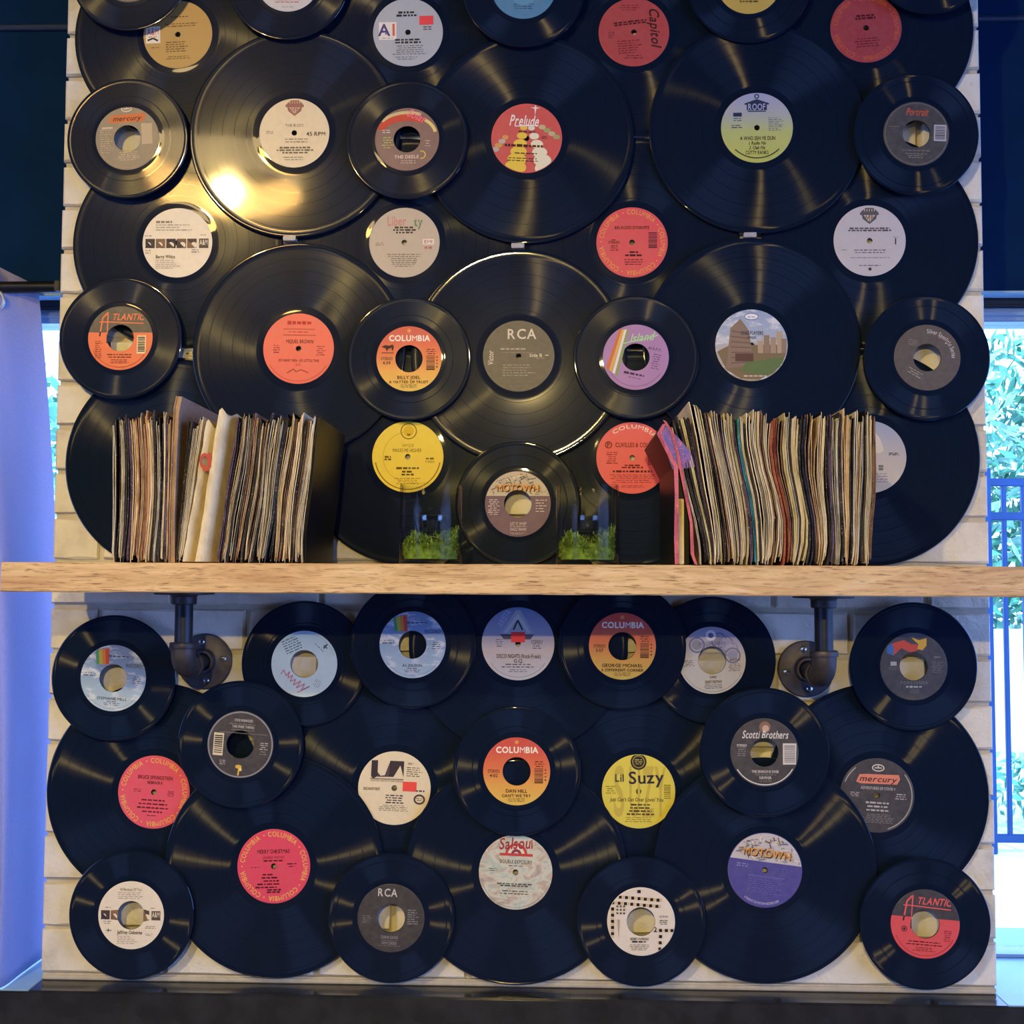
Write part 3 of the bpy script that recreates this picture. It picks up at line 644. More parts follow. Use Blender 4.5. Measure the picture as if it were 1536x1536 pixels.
def d29(p): p.poly([(.1, .75), (.30, .50), (.40, .18), (.28, .10), (.0, .12)], '#c9c4bc'); p.g(.66, .08, .34, .08, 2, '#4c4a50', fill=.8); p.g(.30, -.30, .2, .16, 2, '#6c6a70', fill=.9); p.g(.2, -.58, .6, .3, 4, '#8c8a90'); p.g(-.3, -.3, .5, .2, 3, '#6c6a70')
def d31(p):
    p.g(-.40, .56, .56, .46, 6, '#5d7480', 'l', rot=28, fill=.5); p.g(.42, .52, .40, .06, 1, '#5d7480', rot=-40); p.rect(.60, .58, .05, .18, '#43565f', -40); p.rect(.60, .56, .14, .04, '#43565f', -40); p.g(.44, -.56, .28, .22, 4, '#7d929c', rot=60)
    R_ = '#c2788a'; q = [(-.68, -.36), (-.60, -.22), (-.52, -.40), (-.42, -.26), (-.46, -.46), (-.32, -.36), (-.38, -.56), (-.22, -.48), (-.28, -.66), (-.06, -.52), (-.18, -.74), (.06, -.60), (-.02, -.80), (.22, -.66), (-.14, -.88)]
    p.line(q, .03, R_); p.ring(0, 0, .93, .015, '#8fa9b6', 40, 20, 140)
def d33(p):
    p.poly([(-.50, .26), (-.06, .92), (.06, .92), (.44, .26), (.34, .12), (-.40, .12)], '#a9aab4'); p.poly([(-.50, .26), (-.40, .12), (.34, .12), (.44, .26)], '#4b4a58'); p.poly([(-.40, .30), (0, .84), (.34, .30), (.26, .30), (0, .70), (-.30, .30)], '#c3c2c8'); p.line([(-.13, .38), (-.01, .64), (.12, .38)], .045, '#2c2c38')
    p.t('ARISTA', -.38, .70, .17, '#aab6d4', .50, 1, rot=57); p.g(-.52, .02, .22, .24, 4, '#6a6470'); p.t('STEREO', .52, .06, .07, '#4a4450', .32, 1); p.g(.52, -.06, .3, .18, 3, '#5c5660')
    p.t('DISCO NIGHTS (Rock-Freak)', .02, -.34, .105, '#2a252c', 1.22, 1); p.t('G.Q.', .02, -.47, .09, '#2a252c', None, 1); p.g(0, -.60, .95, .14, 2, '#5c555c'); p.g(0, -.74, .6, .1, 2, '#6c656c'); p.ring(0, 0, .92, .012, '#9c8f90', 30, 215, 325)
def d35(p):
    for i, a in enumerate((100, 78, 122, 56, 144, 34, 12)):
        x, y = .62 * math.cos(math.radians(a - 10)), .52 * math.sin(math.radians(a - 10)) + .10; p.ring(x, y, .24, .05, ('#8d89a8', '#7b7899', '#a6a2ba')[i % 3], 24); p.disc(x, y, .15, ('#a9a6bc', '#98959f', '#bdb9c4')[i % 3], 18)
    p.disc(0, .74, .16, '#e4dfe2', 24); p.disc(0, .74, .08, '#6c688c', 16); p.t('ATCO RECORDS', .02, .50, .09, '#6c6a92', .8, 1); p.g(-.70, -.06, .32, .2, 4, '#5b5348'); p.t('45 R.P.M.', .68, -.02, .07, '#3c352c', .32, 1); p.g(.66, -.24, .4, .24, 5, '#6b6254')
    p.t('CARS', 0, -.50, .075, '#3c352c', .2, 1); p.t('GARY NUMAN', 0, -.64, .085, '#3c352c', .5, 1); p.g(0, -.78, .7, .14, 3, '#6b6254'); p.ring(0, 0, .94, .012, '#9b917e', 30, 205, 335)
def d36(p):
    p.poly([(-.78, .60), (-.64, .68), (-.52, .56), (-.50, .40), (-.62, .32), (-.80, .40)], '#3f72b0'); p.poly([(-.64, .68), (-.28, .78), (-.08, .66), (.10, .66), (.12, .48), (-.08, .38), (-.36, .54), (-.62, .32), (-.58, .5)], '#d2503e'); p.poly([(-.06, .86), (.16, .78), (.38, .84), (.38, .62), (.26, .48), (.10, .52), (.14, .66), (-.02, .80)], '#d9a63c')
    W = '#b4aea6'; p.rect(-.60, .08, .18, .12, W); p.g(-.60, -.06, .36, .1, 2, '#7a756e'); p.g(.70, .28, .3, .05, 1, W); p.g(.70, -.02, .34, .36, 7, '#7a756e'); p.t('FOREIGNER', .02, -.48, .085, '#8d8780', .84, 0, track=.25); p.g(.02, -.60, .56, .07, 1, W, fill=.9); p.g(.02, -.73, .4, .12, 3, '#7a756e'); p.ring(0, 0, .93, .012, '#5a5650', 40, 205, 335)
def d37(p):
    W = '#c9c4be'; p.ring(0, 0, .985, .04, '#8f8e94', 60); p.t('STEVE WINWOOD', .05, .72, .075, W, .56, 1); p.g(.02, .61, 1.0, .05, 1, '#8d8880'); p.t('THE FINER THINGS', .05, .53, .07, W, .66, 1); p.g(.05, .43, .75, .05, 1, '#8d8880'); p.line([(-.66, .34), (.80, .34)], .012, '#8d8880')
    p.bars(-.66, -.03, .24, .56, '#3a3632', True, 9, '#ddd0b4'); p.g(.72, .0, .26, .24, 4, W); p.g(.70, -.20, .22, .14, 2, '#8d8880'); p.g(-.5, -.56, .24, .16, 3, W); p.line([(.0, -.92), (.03, -.66)], .05, '#d8b64a'); p.disc(.0, -.66, .10, '#d8b64a', 10, .06); p.disc(.06, -.74, .05, '#e8d07a', 8)
def d38(p):
    ringtext(p, '#eab65e', 5); p.t('BRUCE SPRINGSTEEN', .02, .40, .095, '#4a101c', .98, 1); p.t('NEBRASKA', .02, .26, .08, '#4a101c', .44, 1); p.g(-.46, .03, .26, .10, 2, '#8a1c34'); p.g(.48, -.02, .24, .18, 4, '#6a1428')
    for i in range(4): p.g(0, -.22 - i * .105, .9 - .08 * (i == 0), .05, 1, '#6a1428', fill=.9)
    p.g(0, -.64, .4, .05, 1, '#6a1428')
def d39(p):
    D = '#3c3036'
    p.poly([(-.66, .74), (-.48, .74), (-.48, .40), (-.40, .34), (-.66, .30)], D); p.rect(-.57, .52, .18, .44, D); p.poly([(-.48, .30), (-.66, .30), (-.60, .24)], D); p.poly([(-.48, .42), (-.40, .32), (-.28, .34), (-.14, .74), (-.06, .74), (-.10, .30), (-.48, .29)], '#54434a'); p.poly([(-.14, .74), (.24, .74), (.24, .30), (.14, .62), (-.04, .30), (-.16, .30)], D)
    p.rect(-.22, .24, .92, .02, D); p.t('UNITED ARTISTS RECORDS', -.22, .19, .05, D, .9); p.t('SIDE 1', .42, .68, .05, D, .16, 1); p.g(.54, .46, .44, .28, 5, '#5b4c44', 'l'); p.t('ENCHANTMENT', -.62, -.04, .075, D, .46, 1); p.g(.70, -.05, .3, .06, 1, D, fill=.9); p.ring(.70, -.28, .16, .05, '#4b3e3e', 24, ry=.14); p.g(.70, -.28, .2, .1, 2, '#5b4c44')
    for i in range(4): p.g(.02, -.20 - i * .065, .5 + .06 * i, .04, 1, D, fill=.9)
    p.g(.0, -.54, .9, .18, 4, '#7b6a58')
def d41(p):
    for x, rr in ((-.52, 0), (-.1, 0), (.28, 0), (.62, 0)): p.t('SUZY'[(-.52, -.1, .28, .62).index(x)], x, .0, 1.3, '#c9b24a', .34, 1)
    p.disc(.0, .80, .22, '#2c2a22', 26); p.ring(0, .80, .17, .02, '#b9a54a', 24); p.g(0, .80, .24, .16, 3, '#cbb85a')
    p.t('Lil', -.52, .36, .20, '#2c2438', .26, 1); p.t('Suzy', .22, .38, .32, '#2c2438', 1.0, 1, rot=2); p.t("Just Can't Get Over Lovin' You", -.05, -.22, .10, '#4a3c26', 1.45, 1, shear=.1)
    for i in range(4): p.g(.05, -.36 - i * .085, .82 - .1 * (i == 2), .05, 1, '#4a3c26', fill=.95)
    p.g(.0, -.76, .8, .16, 3, '#8c7a2c'); p.bars(.78, -.0, .18, .40, '#8c7a2c', True, 8); p.g(-.76, .04, .28, .24, 4, '#8c7a2c')
def d42(p):
    ringtext(p, '#eab65e', 5); p.t('MERRY CHRISTMAS', 0, .40, .10, '#46101c', .90, 1); p.t('JOHNNY MATHIS', 0, .24, .07, '#8a1c34', .6, 0, track=.12); p.g(0, .15, .7, .05, 1, '#5a1424', fill=.9); p.g(-.5, -.02, .26, .05, 1, '#6a1428'); p.g(.5, .02, .26, .14, 2, '#46101c')
    for i in range(5): p.g(-.06, -.22 - i * .085, (.5, .55, .45, .8, .9)[i], .045, 1, '#46101c', 'l', fill=.95)
    p.g(.0, -.66, .6, .12, 2, '#46101c', fill=.8)
def d43(p):
    W = '#c9c4bc'; p.t('RCA', -.12, .74, .22, W, .62, 1, track=.06); p.g(.66, .06, .34, .46, 7, '#8b8890', 'l', fill=.45); p.g(-.68, -.06, .32, .24, 4, '#76737a', 'l', fill=.45)
    p.t('CHAIN GANG', -.02, -.56, .085, '#a29ea4', .52); p.g(0, -.65, .7, .04, 1, '#76737a'); p.t('SAM COOKE', -.02, -.73, .08, '#a29ea4', .46); p.g(0, -.81, .8, .05, 1, '#76737a'); p.ring(0, 0, .96, .01, '#48474d', 50)
def d44(p):
    for i, c in enumerate(('#c44a44', '#e8d8c0', '#8f3a46')): p.ring(0, .48, .30 - i * .08, .07, c, 24, 0, 180)
    p.rect(0, .47, .9, .07, '#c8443e'); p.t('Salsoul', -.02, .78, .30, '#a5313a', .94, 1, rot=4, shear=.15); p.t('DOUBLE EXPOSURE', 0, .28, .095, '#4a4a44', .88, 1); p.g(0, .17, .5, .06, 1, '#5a5a50'); p.g(-.6, .05, .3, .1, 2, '#5a5a50'); p.g(0, -.34, 1.0, .1, 2, '#46504a', fill=.8); p.g(0, -.54, .9, .14, 2, '#4a5450'); p.ring(0, 0, .95, .015, '#8f9a90', 40, 200, 340)
def d45(p):
    for i in range(8):
        x = -.80 + i * .185
        if -.75 < x < .75: p.rect(x + .0, .72 - .012 * i, .09, .09, K); p.rect(x + .09, .72 - .012 * i, .05, .09, '#d8bd8c')
        p.rect(max(-.84, x - .03), .54 - .012 * i, .09, .09, K); p.rect(max(-.84, x - .03) + .09, .54 - .012 * i, .05, .09, '#d8bd8c')
    p.rect(-.06, .88, .10, .09, K)
    for i in range(5): p.rect(-.84, .36 - i * .18, .09, .09, K); p.rect(-.84, .27 - i * .18, .09, .06, '#d8bd8c')
    for i in range(9): p.rect(-.70 + (i % 3) * .10, .44 - (i // 3) * .10, .055, .055, '#5a5048')
    p.poly([(-.70, .06), (-.62, .06), (-.66, -.54)], '#b9ac98'); p.t('2', .42, -.22, .14, K, None, 1)
    for i in range(3): p.rect(.57 + i * .17, -.24, .09, .09, K); p.rect(.57 - i * .01, -.42 - i * .18, .09, .09, K)
    p.t('45 RPM', .66, .16, .06, '#4a4038', .26); p.g(.66, .0, .3, .16, 3, '#4a4038'); p.t('BOBBY McFERRIN', -.05, -.50, .07, K, .54, 1); p.g(-.05, -.58, .68, .05, 1, K, fill=.9); p.g(-.05, -.74, .66, .2, 4, '#8c8070')
def d46(p): map_top(p, .22, .0); W = '#8f8cc4'; p.g(-.62, .08, .4, .12, 2, '#9c98c8'); p.rect(.05, -.16, 1.0, .01, W); p.g(.08, -.40, 1.0, .46, 8, '#6f6ab0', 'l'); p.g(.5, .06, .6, .1, 2, '#6f6ab0'); p.arc("A PRODUCT OF MOTOWN RECORD CORP.", .88, 238, .06, '#cfcbe4', span=64, bold=1, inside=True)
def d47(p):
    W = '#dcd6ce'; p.disc(.02, .74, .17, '#8a6a58', 20); p.disc(.04, .70, .10, '#c9a88c', 14); p.t('Scotti Brothers', .02, .52, .22, W, 1.36, 1, shear=.2); p.bars(.74, -.04, .32, .52, '#8c8880', True, 10, '#d6cec2'); p.t('STEREO', -.66, .20, .06, W, .3, 1); p.g(-.66, .02, .34, .3, 5, '#8c8880')
    p.t('THE SEARCH IS OVER', .02, -.56, .075, W, .80, 1); p.g(.02, -.65, .6, .05, 1, '#8c8880'); p.t('SURVIVOR', .02, -.74, .075, W, .36, 1); p.g(.02, -.84, .4, .05, 2, '#8c8880'); p.ring(0, 0, .96, .03, W, 60, 212, 330)
def d48(p):
    mercury(p, .44, '#dd8468', '#4a2a22', 1.3); W = '#bdb6b0'; p.t('ADVENTURES OF STEVIE V', .02, .19, .075, W, .94, 1); p.g(-.60, .0, .3, .14, 3, W); p.g(.64, .0, .38, .18, 3, W)
    for i in range(3): p.g(.02, -.20 - i * .10, .8 - .1 * i, .05, 1, W, fill=.95)
    p.g(.06, -.62, .9, .26, 6, '#8a857f'); p.ring(0, 0, .95, .03, '#a9a39c', 60, -70, 40); p.ring(0, 0, .95, .03, '#a9a39c', 60, 130, 160)
def d49(p):
    abstract_am(p, .0, (2, 3)); p.t('All Because Of You', -.02, .76, .085, '#6a6052', .66); p.g(.05, .58, .92, .22, 4, '#a59a88', 'l'); p.g(-.70, .22, .18, .05, 1, '#6a6052'); p.g(.66, .22, .18, .05, 1, '#6a6052'); p.g(-.72, -.22, .24, .12, 2, '#8a7f6e'); p.line([(-.74, -.45), (-.58, -.45)], .02, K); p.line([(-.68, -.40), (-.68, -.50)], .02, K); p.g(.60, -.34, .4, .10, 2, '#6a6052'); p.g(.56, -.56, .24, .08, 2, '#8a7f6e')
    p.t('Jeffrey Osborne', -.02, -.50, .105, '#3c362e', .76, 1); p.g(-.08, -.72, .64, .26, 5, '#a59a88', 'l')
def dT1(p): p.ring(0, 0, .96, .03, '#8d7f78', 40); p.g(0, -.7, .7, .2, 3, '#8d7f78')

SKYB = [(0.0, '#b7cfdd'), (0.35, '#9fbcd6'), (0.6, '#7f9fcb'), (1.0, '#6d86b8')]
ATL = lambda c: [(0.0, c), (0.585, '#2c2a30')]
G = None
A_, B_, C_, D_ = -6, -13, -20, -27
record('45', -561, 872, C_, 'seven-inch record overlapping the gold label record at the top left of the pillar', '#4a3f3c', dT1, 0)
record('45', 583, 884, C_, 'seven-inch record cutting into the dark crimson label at the top right of the pillar', '#3a3638', dT1, 0)
record('LP', -493, 784, A_, 'twelve-inch record with gold label bearing a small white and orange logo square', '#b98f45', d1, 2)
record('45', -330, 855, C_, 'seven-inch record with white label and faint red print, above the cream shield label', '#d9d4d0', d2)
record('LP', -158, 784, A_, 'twelve-inch record with silver grey label, white logo square and red price sticker', '#b3bbc4', d3, 1, sticker=(.53, .34, .40, .26, '#ee4a4e'))
record('45', 9, 841, C_, 'seven-inch record with plain blue label at the very top of the pillar', '#3c83ad', d4)
record('LP', 167, 781, A_, 'twelve-inch record with dull red label and dark script running down one side', '#b2343c', d5, 0)
record('45', 329, 846, C_, 'seven-inch record with mustard yellow label at the very top of the pillar', '#c9ab48', d6)
record('LP', 497, 784, A_, 'twelve-inch record with dark crimson label ringed in orange letters, partly covered by a single', '#9e2436', d7, 4)
record('45', -558, 625, C_, 'seven-inch record with grey-brown label, orange name plate and blank tan sticker', '#7c7064', d8, 3, (.3, .2))
record('LP', -319, 634, B_, 'twelve-inch record with plain cream label and brown shield emblem reading 45 RPM', '#ecd9b2', d9, 0, (0, .01))
record('45', -156, 621, C_, 'seven-inch record with purple-brown space label, red arc and pink script', '#74525a', d10, 0)
record('LP', 14, 624, B_, 'twelve-inch record with red label crossed by rows of yellow and white lamps', '#d4474c', d11, -3)
record('LP', 340, 637, B_, 'twelve-inch record with green label fading to lavender under a house-roof emblem', [(0.0, '#bcc45c'), (.45, '#b9c474'), (.7, '#a9b2b4'), (1.0, '#a0a5d0')], d12, 0)
record('45', 561, 624, C_, 'seven-inch record with black label, small red script and pale barcode sticker', '#2c3037', d13, -2)
record('LP', -487, 477, A_, 'twelve-inch record with off-white label crossed by a band of brown logo blocks', '#f0e4cc', d14, 0, (0, .01))
record('LP', -160, 476, A_, 'twelve-inch record with taupe label and pale pink and green lettering', '#bdb0a0', d15, 0)
record('LP', 164, 475, A_, 'twelve-inch record with red label ringed in orange letters and printed with a dark barcode', '#e03f50', d16, 0)
record('LP', 498, 476, A_, 'twelve-inch record with light grey label, grey shield emblem and figure 1', '#c3bfc3', d17, 0)
record('45', -561, 336, C_, 'seven-inch record with orange and black label and barcode, above the left sleeve row', ATL('#ec6a34'), atlantic('#f08050', False), 0, interp='CONSTANT')
record('LP', -308, 322, B_, 'twelve-inch record with salmon red label and thin dark ruled print', '#f05a4c', d19, -1)
record('45', -150, 306, C_, 'seven-inch record with red-to-yellow label bearing a small dark animal drawing', COL45, d20, 0)
record('LP', 4, 311, B_, 'twelve-inch record with charcoal label, outlined white letters and glossy grooves', '#47433e', d21, 0)
record('45', 168, 308, C_, 'seven-inch record with lilac label, rainbow stripes and green script', '#a576b4', d22, -4)
record('LP', 330, 326, B_, 'twelve-inch record with painted city tower and park on its label', [(0.0, '#a89a80'), (.45, '#b9b6b4'), (.7, '#9fb0cc'), (1.0, '#8fa3cc')], d23, 0, clouds='#dadde2')
record('45', 571, 307, C_, 'seven-inch record with dark brown label and curved silver lettering', '#4a423d', d24, -18)
record('LP', -489, 159, A_, 'twelve-inch record mostly hidden behind the left row of paper sleeves', '#b7ab98', None, 0)
record('LP', -152, 169, A_, 'twelve-inch record with bright yellow label and round emblem, behind a glass cylinder', '#ecd02c', d26, 0)
record('45', 4, 102, C_, 'seven-inch record with purple label and grey street map, between the two glass cylinders', [(0.0, '#58386e'), (1.0, '#58386e')], d27, 0)
record('LP', 164, 168, A_, 'twelve-inch record with coral pink label beside the leaning sleeves and glass cylinder', '#ee5262', d28, 0)
record('LP', 494, 170, A_, 'twelve-inch record with grey-blue label half hidden by the right row of sleeves', [(0.0, '#c9c2ba'), (.5, '#b9b4b8'), (1.0, '#8f9fc0')], d29, 0)
record('45', -559, -143, C_, 'seven-inch record with cloudy sky label and rainbow, beside the left pipe bracket', SKYB, mca('STEPHANIE MILLS'), -3, clouds='#d9e2ea')
record('45', -293, -122, B_, 'seven-inch record with pale blue label and red handwriting', [(0.0, '#c3d6da'), (.6, '#c3dbe4'), (1.0, '#9fc0d6')], d31, -4)
record('45', -141, -94, C_, 'seven-inch record with cloudy sky label and rainbow, directly under the oak shelf', SKYB, mca('AL JOLSON'), 0, clouds='#dbe2ea')
record('LP', 5, -92, B_, 'twelve-inch record with blue-to-cream label, grey triangle emblem and red price sticker', [(0.0, '#ddd6cc'), (.42, '#d6c2ba'), (.55, '#a9a2b4'), (1.0, '#5d7cb8')], d33, 0, sticker=(.0, .18, .38, .28, '#ea3f3c'))
record('45', 149, -94, C_, 'seven-inch record with red-to-yellow label marked 3:57, under the oak shelf', COL45, columbia45('GEORGE MICHAEL', 'A DIFFERENT CORNER', '3:57'), 0)
record('45', 273, -113, B_, 'seven-inch record with cream label topped by lavender circles, partly behind another single', [(0.0, '#e6dac0'), (.55, '#ded4c2'), (.75, '#b6b2c2'), (1.0, '#9c99b4')], d35, 3)
record('45', 546, -119, C_, 'seven-inch record with black label and folded blue, red and yellow ribbon', '#34333a', d36, 0)
record('45', -377, -232, D_, 'seven-inch record with black label, barcode and small yellow palm emblem', '#2d2c36', d37, -4)
record('LP', -503, -302, A_, 'twelve-inch record with pink-red ringed label, its edge notched by two overlapping records', '#ea4c66', d38, -3)
record('LP', -166, -293, A_, 'twelve-inch record with cream label, dark two-letter block logo and red price sticker', '#efdfba', d39, -2, sticker=(.42, .06, .38, .26, '#f05048'))
record('45', 4, -266, C_, 'seven-inch record with red-to-yellow label marked 4:02, overlapping a marbled label', COL45, columbia45('DAN HILL', "CAN'T WE TRY", '4:02'), 0)
record('LP', 172, -294, A_, 'twelve-inch record with yellow label and large playful dark lettering', '#e6d445', d41, 0)
record('LP', -331, -400, B_, 'twelve-inch record with full round pink-red label ringed in gold letters', '#e83a5e', d42, 2)
record('45', -167, -466, C_, 'seven-inch record with black label and outlined white letters, standing on the ledge', '#2a292f', d43, -2)
record('LP', 3, -404, B_, 'twelve-inch record with marbled pastel label and red arch emblem', [(0.30, '#8f93a0'), (.40, '#c9b59c'), (.48, '#dcd9c4'), (.56, '#b9c9b8'), (.66, '#d6a88c'), (.78, '#e2dccb')], d44, -2, marble=30)
record('45', 174, -466, C_, 'seven-inch record with white label edged by rows of small black squares', '#f0e2cc', d45, 0)
record('LP', 343, -397, B_, 'twelve-inch record with royal blue label below a grey street map', '#443f92', d46, -7)
record('45', 341, -236, D_, 'seven-inch record with black label, white italic lettering and barcode sticker', '#2f2e35', d47, 0)
record('LP', 498, -296, A_, 'twelve-inch record with black label and salmon name plate, partly covered', '#2c2b31', d48, -3)
record('45', -526, -467, C_, 'seven-inch record with white label and black logo band, resting on the ledge', '#f2e6cf', d49, 0)
record('45', 556, -464, C_, 'seven-inch record with scarlet and black label, resting near the ledge corner', ATL('#e8484c'), atlantic('#f0605c', True), -4, interp='CONSTANT')

# small plastic clips that hold the larger discs from below
for x, z, lab in ((-323, 480, 'small grey plastic clip under the cream shield label record'), (2, 468, 'small grey plastic clip under the lamp-row label record'), (329, 482, 'small grey plastic clip under the green roof label record')):
    c = empty('record_clip', (x / 1000, 0, E(z / 1000))); tag(c, lab, 'clip', 'plastic clips holding records')
    MB().box((-.009, -.0150, -.0028), (.009, -.004, .0012), bev=.0006).build('base', M['clip'], c)
    MB().box((-.009, -.0175, -.0030), (.009, -.0150, .0038), bev=.0006).build('lip', M['clip'], c)
c = empty('wall_nail', (-.4665, 0, E(.320))); tag(c, 'thin metal nail between the orange label single and the salmon label record', 'nail')
MB().tube([(-.0055, -.012, 0), (.0065, -.012, 0)], .0012, 8).build('shank', M['alu'], c)
MB().lathe([(0, 0), (.0028, 0), (.0028, .0008), (0, .0008)], 12, None, Matrix.Translation((.0065, -.012, 0)) @ Matrix.Rotation(math.pi / 2, 4, 'Y')).build('head', M['alu'], c)

# ------------------------------------------------------------------ oak shelf on pipe brackets
SZ0, SZ1, SY0, SY1 = E(-.0207), E(.0155), -.235, -.036
sh = MB()
nx = 40; v = []; f = []
r2 = random.Random(3)
for i in range(nx + 1):
    x = -.6182 + (1.300) * i / nx; b = .0016
    jj = lambda: r2.uniform(-.0004, .0004)
    for (yy, zz) in ((SY0, SZ0 + b), (SY0, SZ1 - b), (SY0 + b, SZ1), (SY1 - b, SZ1), (SY1, SZ1 - b), (SY1, SZ0 + b), (SY1 - b, SZ0), (SY0 + b, SZ0)): v.append((x, yy + jj(), zz + (jj() if zz < SZ1 - .0001 else 0)))
for i in range(nx):
    for j in range(8): f.append((i * 8 + j, (i + 1) * 8 + j, (i + 1) * 8 + (j + 1) % 8, i * 8 + (j + 1) % 8))
f.append(tuple(range(8))); f.append(tuple(nx * 8 + j for j in range(7, -1, -1)))
shelf = sh.add(v, f).build('wall_shelf', M['oak']); tag(shelf, 'thick light oak shelf board across the record wall', 'shelf')

def bracket(x, z, y, lab):
    root = empty('pipe_bracket', (x, 0, E(z))); tag(root, lab, 'bracket', 'black pipe brackets under the shelf')
    T = Matrix.Rotation(math.pi / 2, 4, 'X')          # lathe axis towards the room
    fl = MB().lathe([(0, 0), (.0385, 0), (.0390, .001), (.0388, .0055), (.0375, .0065), (.0195, .0070), (.0172, .0085), (.0165, .0165), (.0155, .0180), (.0125, .0180), (.0125, .006), (0, .006)], 56, None, T).build('wall_flange', M['iron'], root, True)
    for a in (8, 98, 188, 278):
        sx, sz = .0275 * math.cos(math.radians(a)), .0275 * math.sin(math.radians(a))
        s = MB().lathe([(0, 0), (.0046, 0), (.0044, .0016), (.0030, .0028), (0, .0032)], 18, M['screw'], Matrix.Translation((sx, -.0066, sz)) @ T)
        for q in (0, 90): 
            ca, sa = math.cos(math.radians(q + 25)), math.sin(math.radians(q + 25))
            s.add([(sx + dx * .0026 * ca - dz * .0005 * sa, -.0100, sz + dx * .0026 * sa + dz * .0005 * ca) for dx, dz in ((-1, -1), (1, -1), (1, 1), (-1, 1))], [(0, 1, 2, 3)], M['slot'])
        s.build('screw', None, fl, True)
    MB().tube([(0, -.008, 0), (0, y + .024, 0)], .0108, 24).build('wall_nipple', M['pipe'], root, True)
    R = .021; pts = [(0, y + .030, 0)] + [(0, y + R - R * math.sin(t), R - R * math.cos(t)) for t in [math.pi / 2 * i / 10 for i in range(11)]] + [(0, y, R + .004)]
    e = MB().tube(pts, [.0158] * len(pts), 28)
    e.lathe([(.0150, 0), (.0178, 0), (.0182, .0012), (.0182, .0066), (.0174, .0078), (.0120, .0078)], 32, None, Matrix.Translation((0, y + .036, 0)) @ T)
    e.lathe([(.0150, 0), (.0176, 0), (.0180, .0012), (.0180, .0066), (.0172, .0078), (.0115, .0078)], 32, None, Matrix.Translation((0, y, R + .003)))
    e.build('elbow', M['iron'], root, True)
    top = SZ0 - E(z)
    MB().tube([(0, y, R + .006), (0, y, top - .006)], .0118, 28).build('riser_pipe', M['pipe'], root, True)
    MB().lathe([(.0110, top - .0175), (.0150, top - .0175), (.0162, top - .016), (.0162, top - .0075), (.0180, top - .0050), (.0385, top - .0042), (.0390, top - .0035), (.0390, top - .0004), (0, top - .0004)], 56, None, Matrix.Translation((0, y, 0))).build('shelf_flange', M['iron'], root, True)
bracket(-.4364, -.1201, -.099, 'black iron pipe bracket beside the sky label single with rainbow')
bracket(.4037, -.1247, -.107, 'black iron pipe bracket beside the black label single with coloured ribbon')

# ------------------------------------------------------------------ paper sleeves standing on the shelf
PAL = {
    'cream': paper_mat('paper_cream', '#eadab6', '#cbb894'), 'tan': paper_mat('paper_tan', '#d6bb92', '#a4845e'), 'grey': paper_mat('paper_grey', '#cec4ae', '#948a78'),
    'dark': paper_mat('paper_dark', '#4c4748', '#1e1d22'), 'brown': paper_mat('paper_brown', '#8a6a55', '#43322d'), 'peach': paper_mat('paper_peach', '#cf9f7c', '#9c6a52'),
    'purple': paper_mat('paper_purple', '#6a5470', '#2e2438'), 'red': paper_mat('paper_red', '#b0654c', '#7a3a34'), 'navy': paper_mat('paper_navy', '#414a66', '#1b2033'), 'teal': paper_mat('paper_teal', '#3f8a92', '#1f4a5a'),
    'yellow': paper_mat('paper_yellow', '#cdbf8c', '#98895a'), 'pink': paper_mat('paper_pink', '#e0757f', '#b0506a'), 'violet': paper_mat('paper_violet', '#6e62a4', '#a8688e'), 'black': plain('black_card', '#0d0e12', 0.4, 0, 0.2, 0.2, 40),
    'gap_dark': plain('sleeve_gap_dark', '#15141a', 0.8, 0, 0.1, 0.2, 60), 'card': paper_mat('cardboard', '#b39478', '#8f7460'), 'ivory': paper_mat('paper_ivory', '#eadbb4', '#d3c096'),
}
ZS = SZ1 + .0006
YF, YBk = -.2225, -.044
def sleeve_mesh(Lp, Rp, mats, th=.0009, cap=False, seed=0, yf=YF, yb=YBk, back=True, rough=.0018):
    """two sheets following polylines Lp / Rp (x, z), open towards the room or folded shut"""
    r = random.Random(seed); mb = MB(); ml, mr = mats
    fronts = []
    for P, m, sgn in ((Lp, ml, 1), (Rp, mr, -1)):
        v = []; f = []; n = len(P); fr = []
        for i, (x, z) in enumerate(P):
            y = yf + r.uniform(0, rough) + (r.uniform(0, .004) if i in (0, n - 1) else 0); x2 = x + sgn * th
            zb = z - (.0006 if i == n - 1 else 0)
            v += [(x, y, z), (x2, y, z), (x2, yb, zb), (x, yb, zb)]; fr.append((x2, y + .0012, z))
        for i in range(n - 1):
            for j in range(4): f.append((4 * i + j, 4 * i + (j + 1) % 4, 4 * i + 4 + (j + 1) % 4, 4 * i + 4 + j))
        f += [(3, 2, 1, 0), (4 * n - 4, 4 * n - 3, 4 * n - 2, 4 * n - 1)]
        inner = [q for i_, q in enumerate(f) if i_ < 4 * (n - 1) and i_ % 4 == 1]; outer = [q for i_, q in enumerate(f) if not (i_ < 4 * (n - 1) and i_ % 4 == 1)]
        o_ = len(mb.v); mb.add(v, outer, m)
        for q in inner: mb.f.append(tuple(a_ + o_ for a_ in q)); mb.mi.append(mb.mat(PAL['gap_dark']))  # inner faces coloured near-black for the shaded gaps and hidden discs
        fronts.append(fr)
    a, b = fronts; n = len(a)
    if cap: mb.add(a + b, [(i, n + i, n + i + 1, i + 1) for i in range(n - 1)], ml)
    if back:
        mb.add([(x, yb - .001, z) for x, y, z in a] + [(x, yb - .001, z) for x, y, z in b], [(i, i + 1, n + i + 1, n + i) for i in range(n - 1)], PAL['gap_dark'])
    return mb
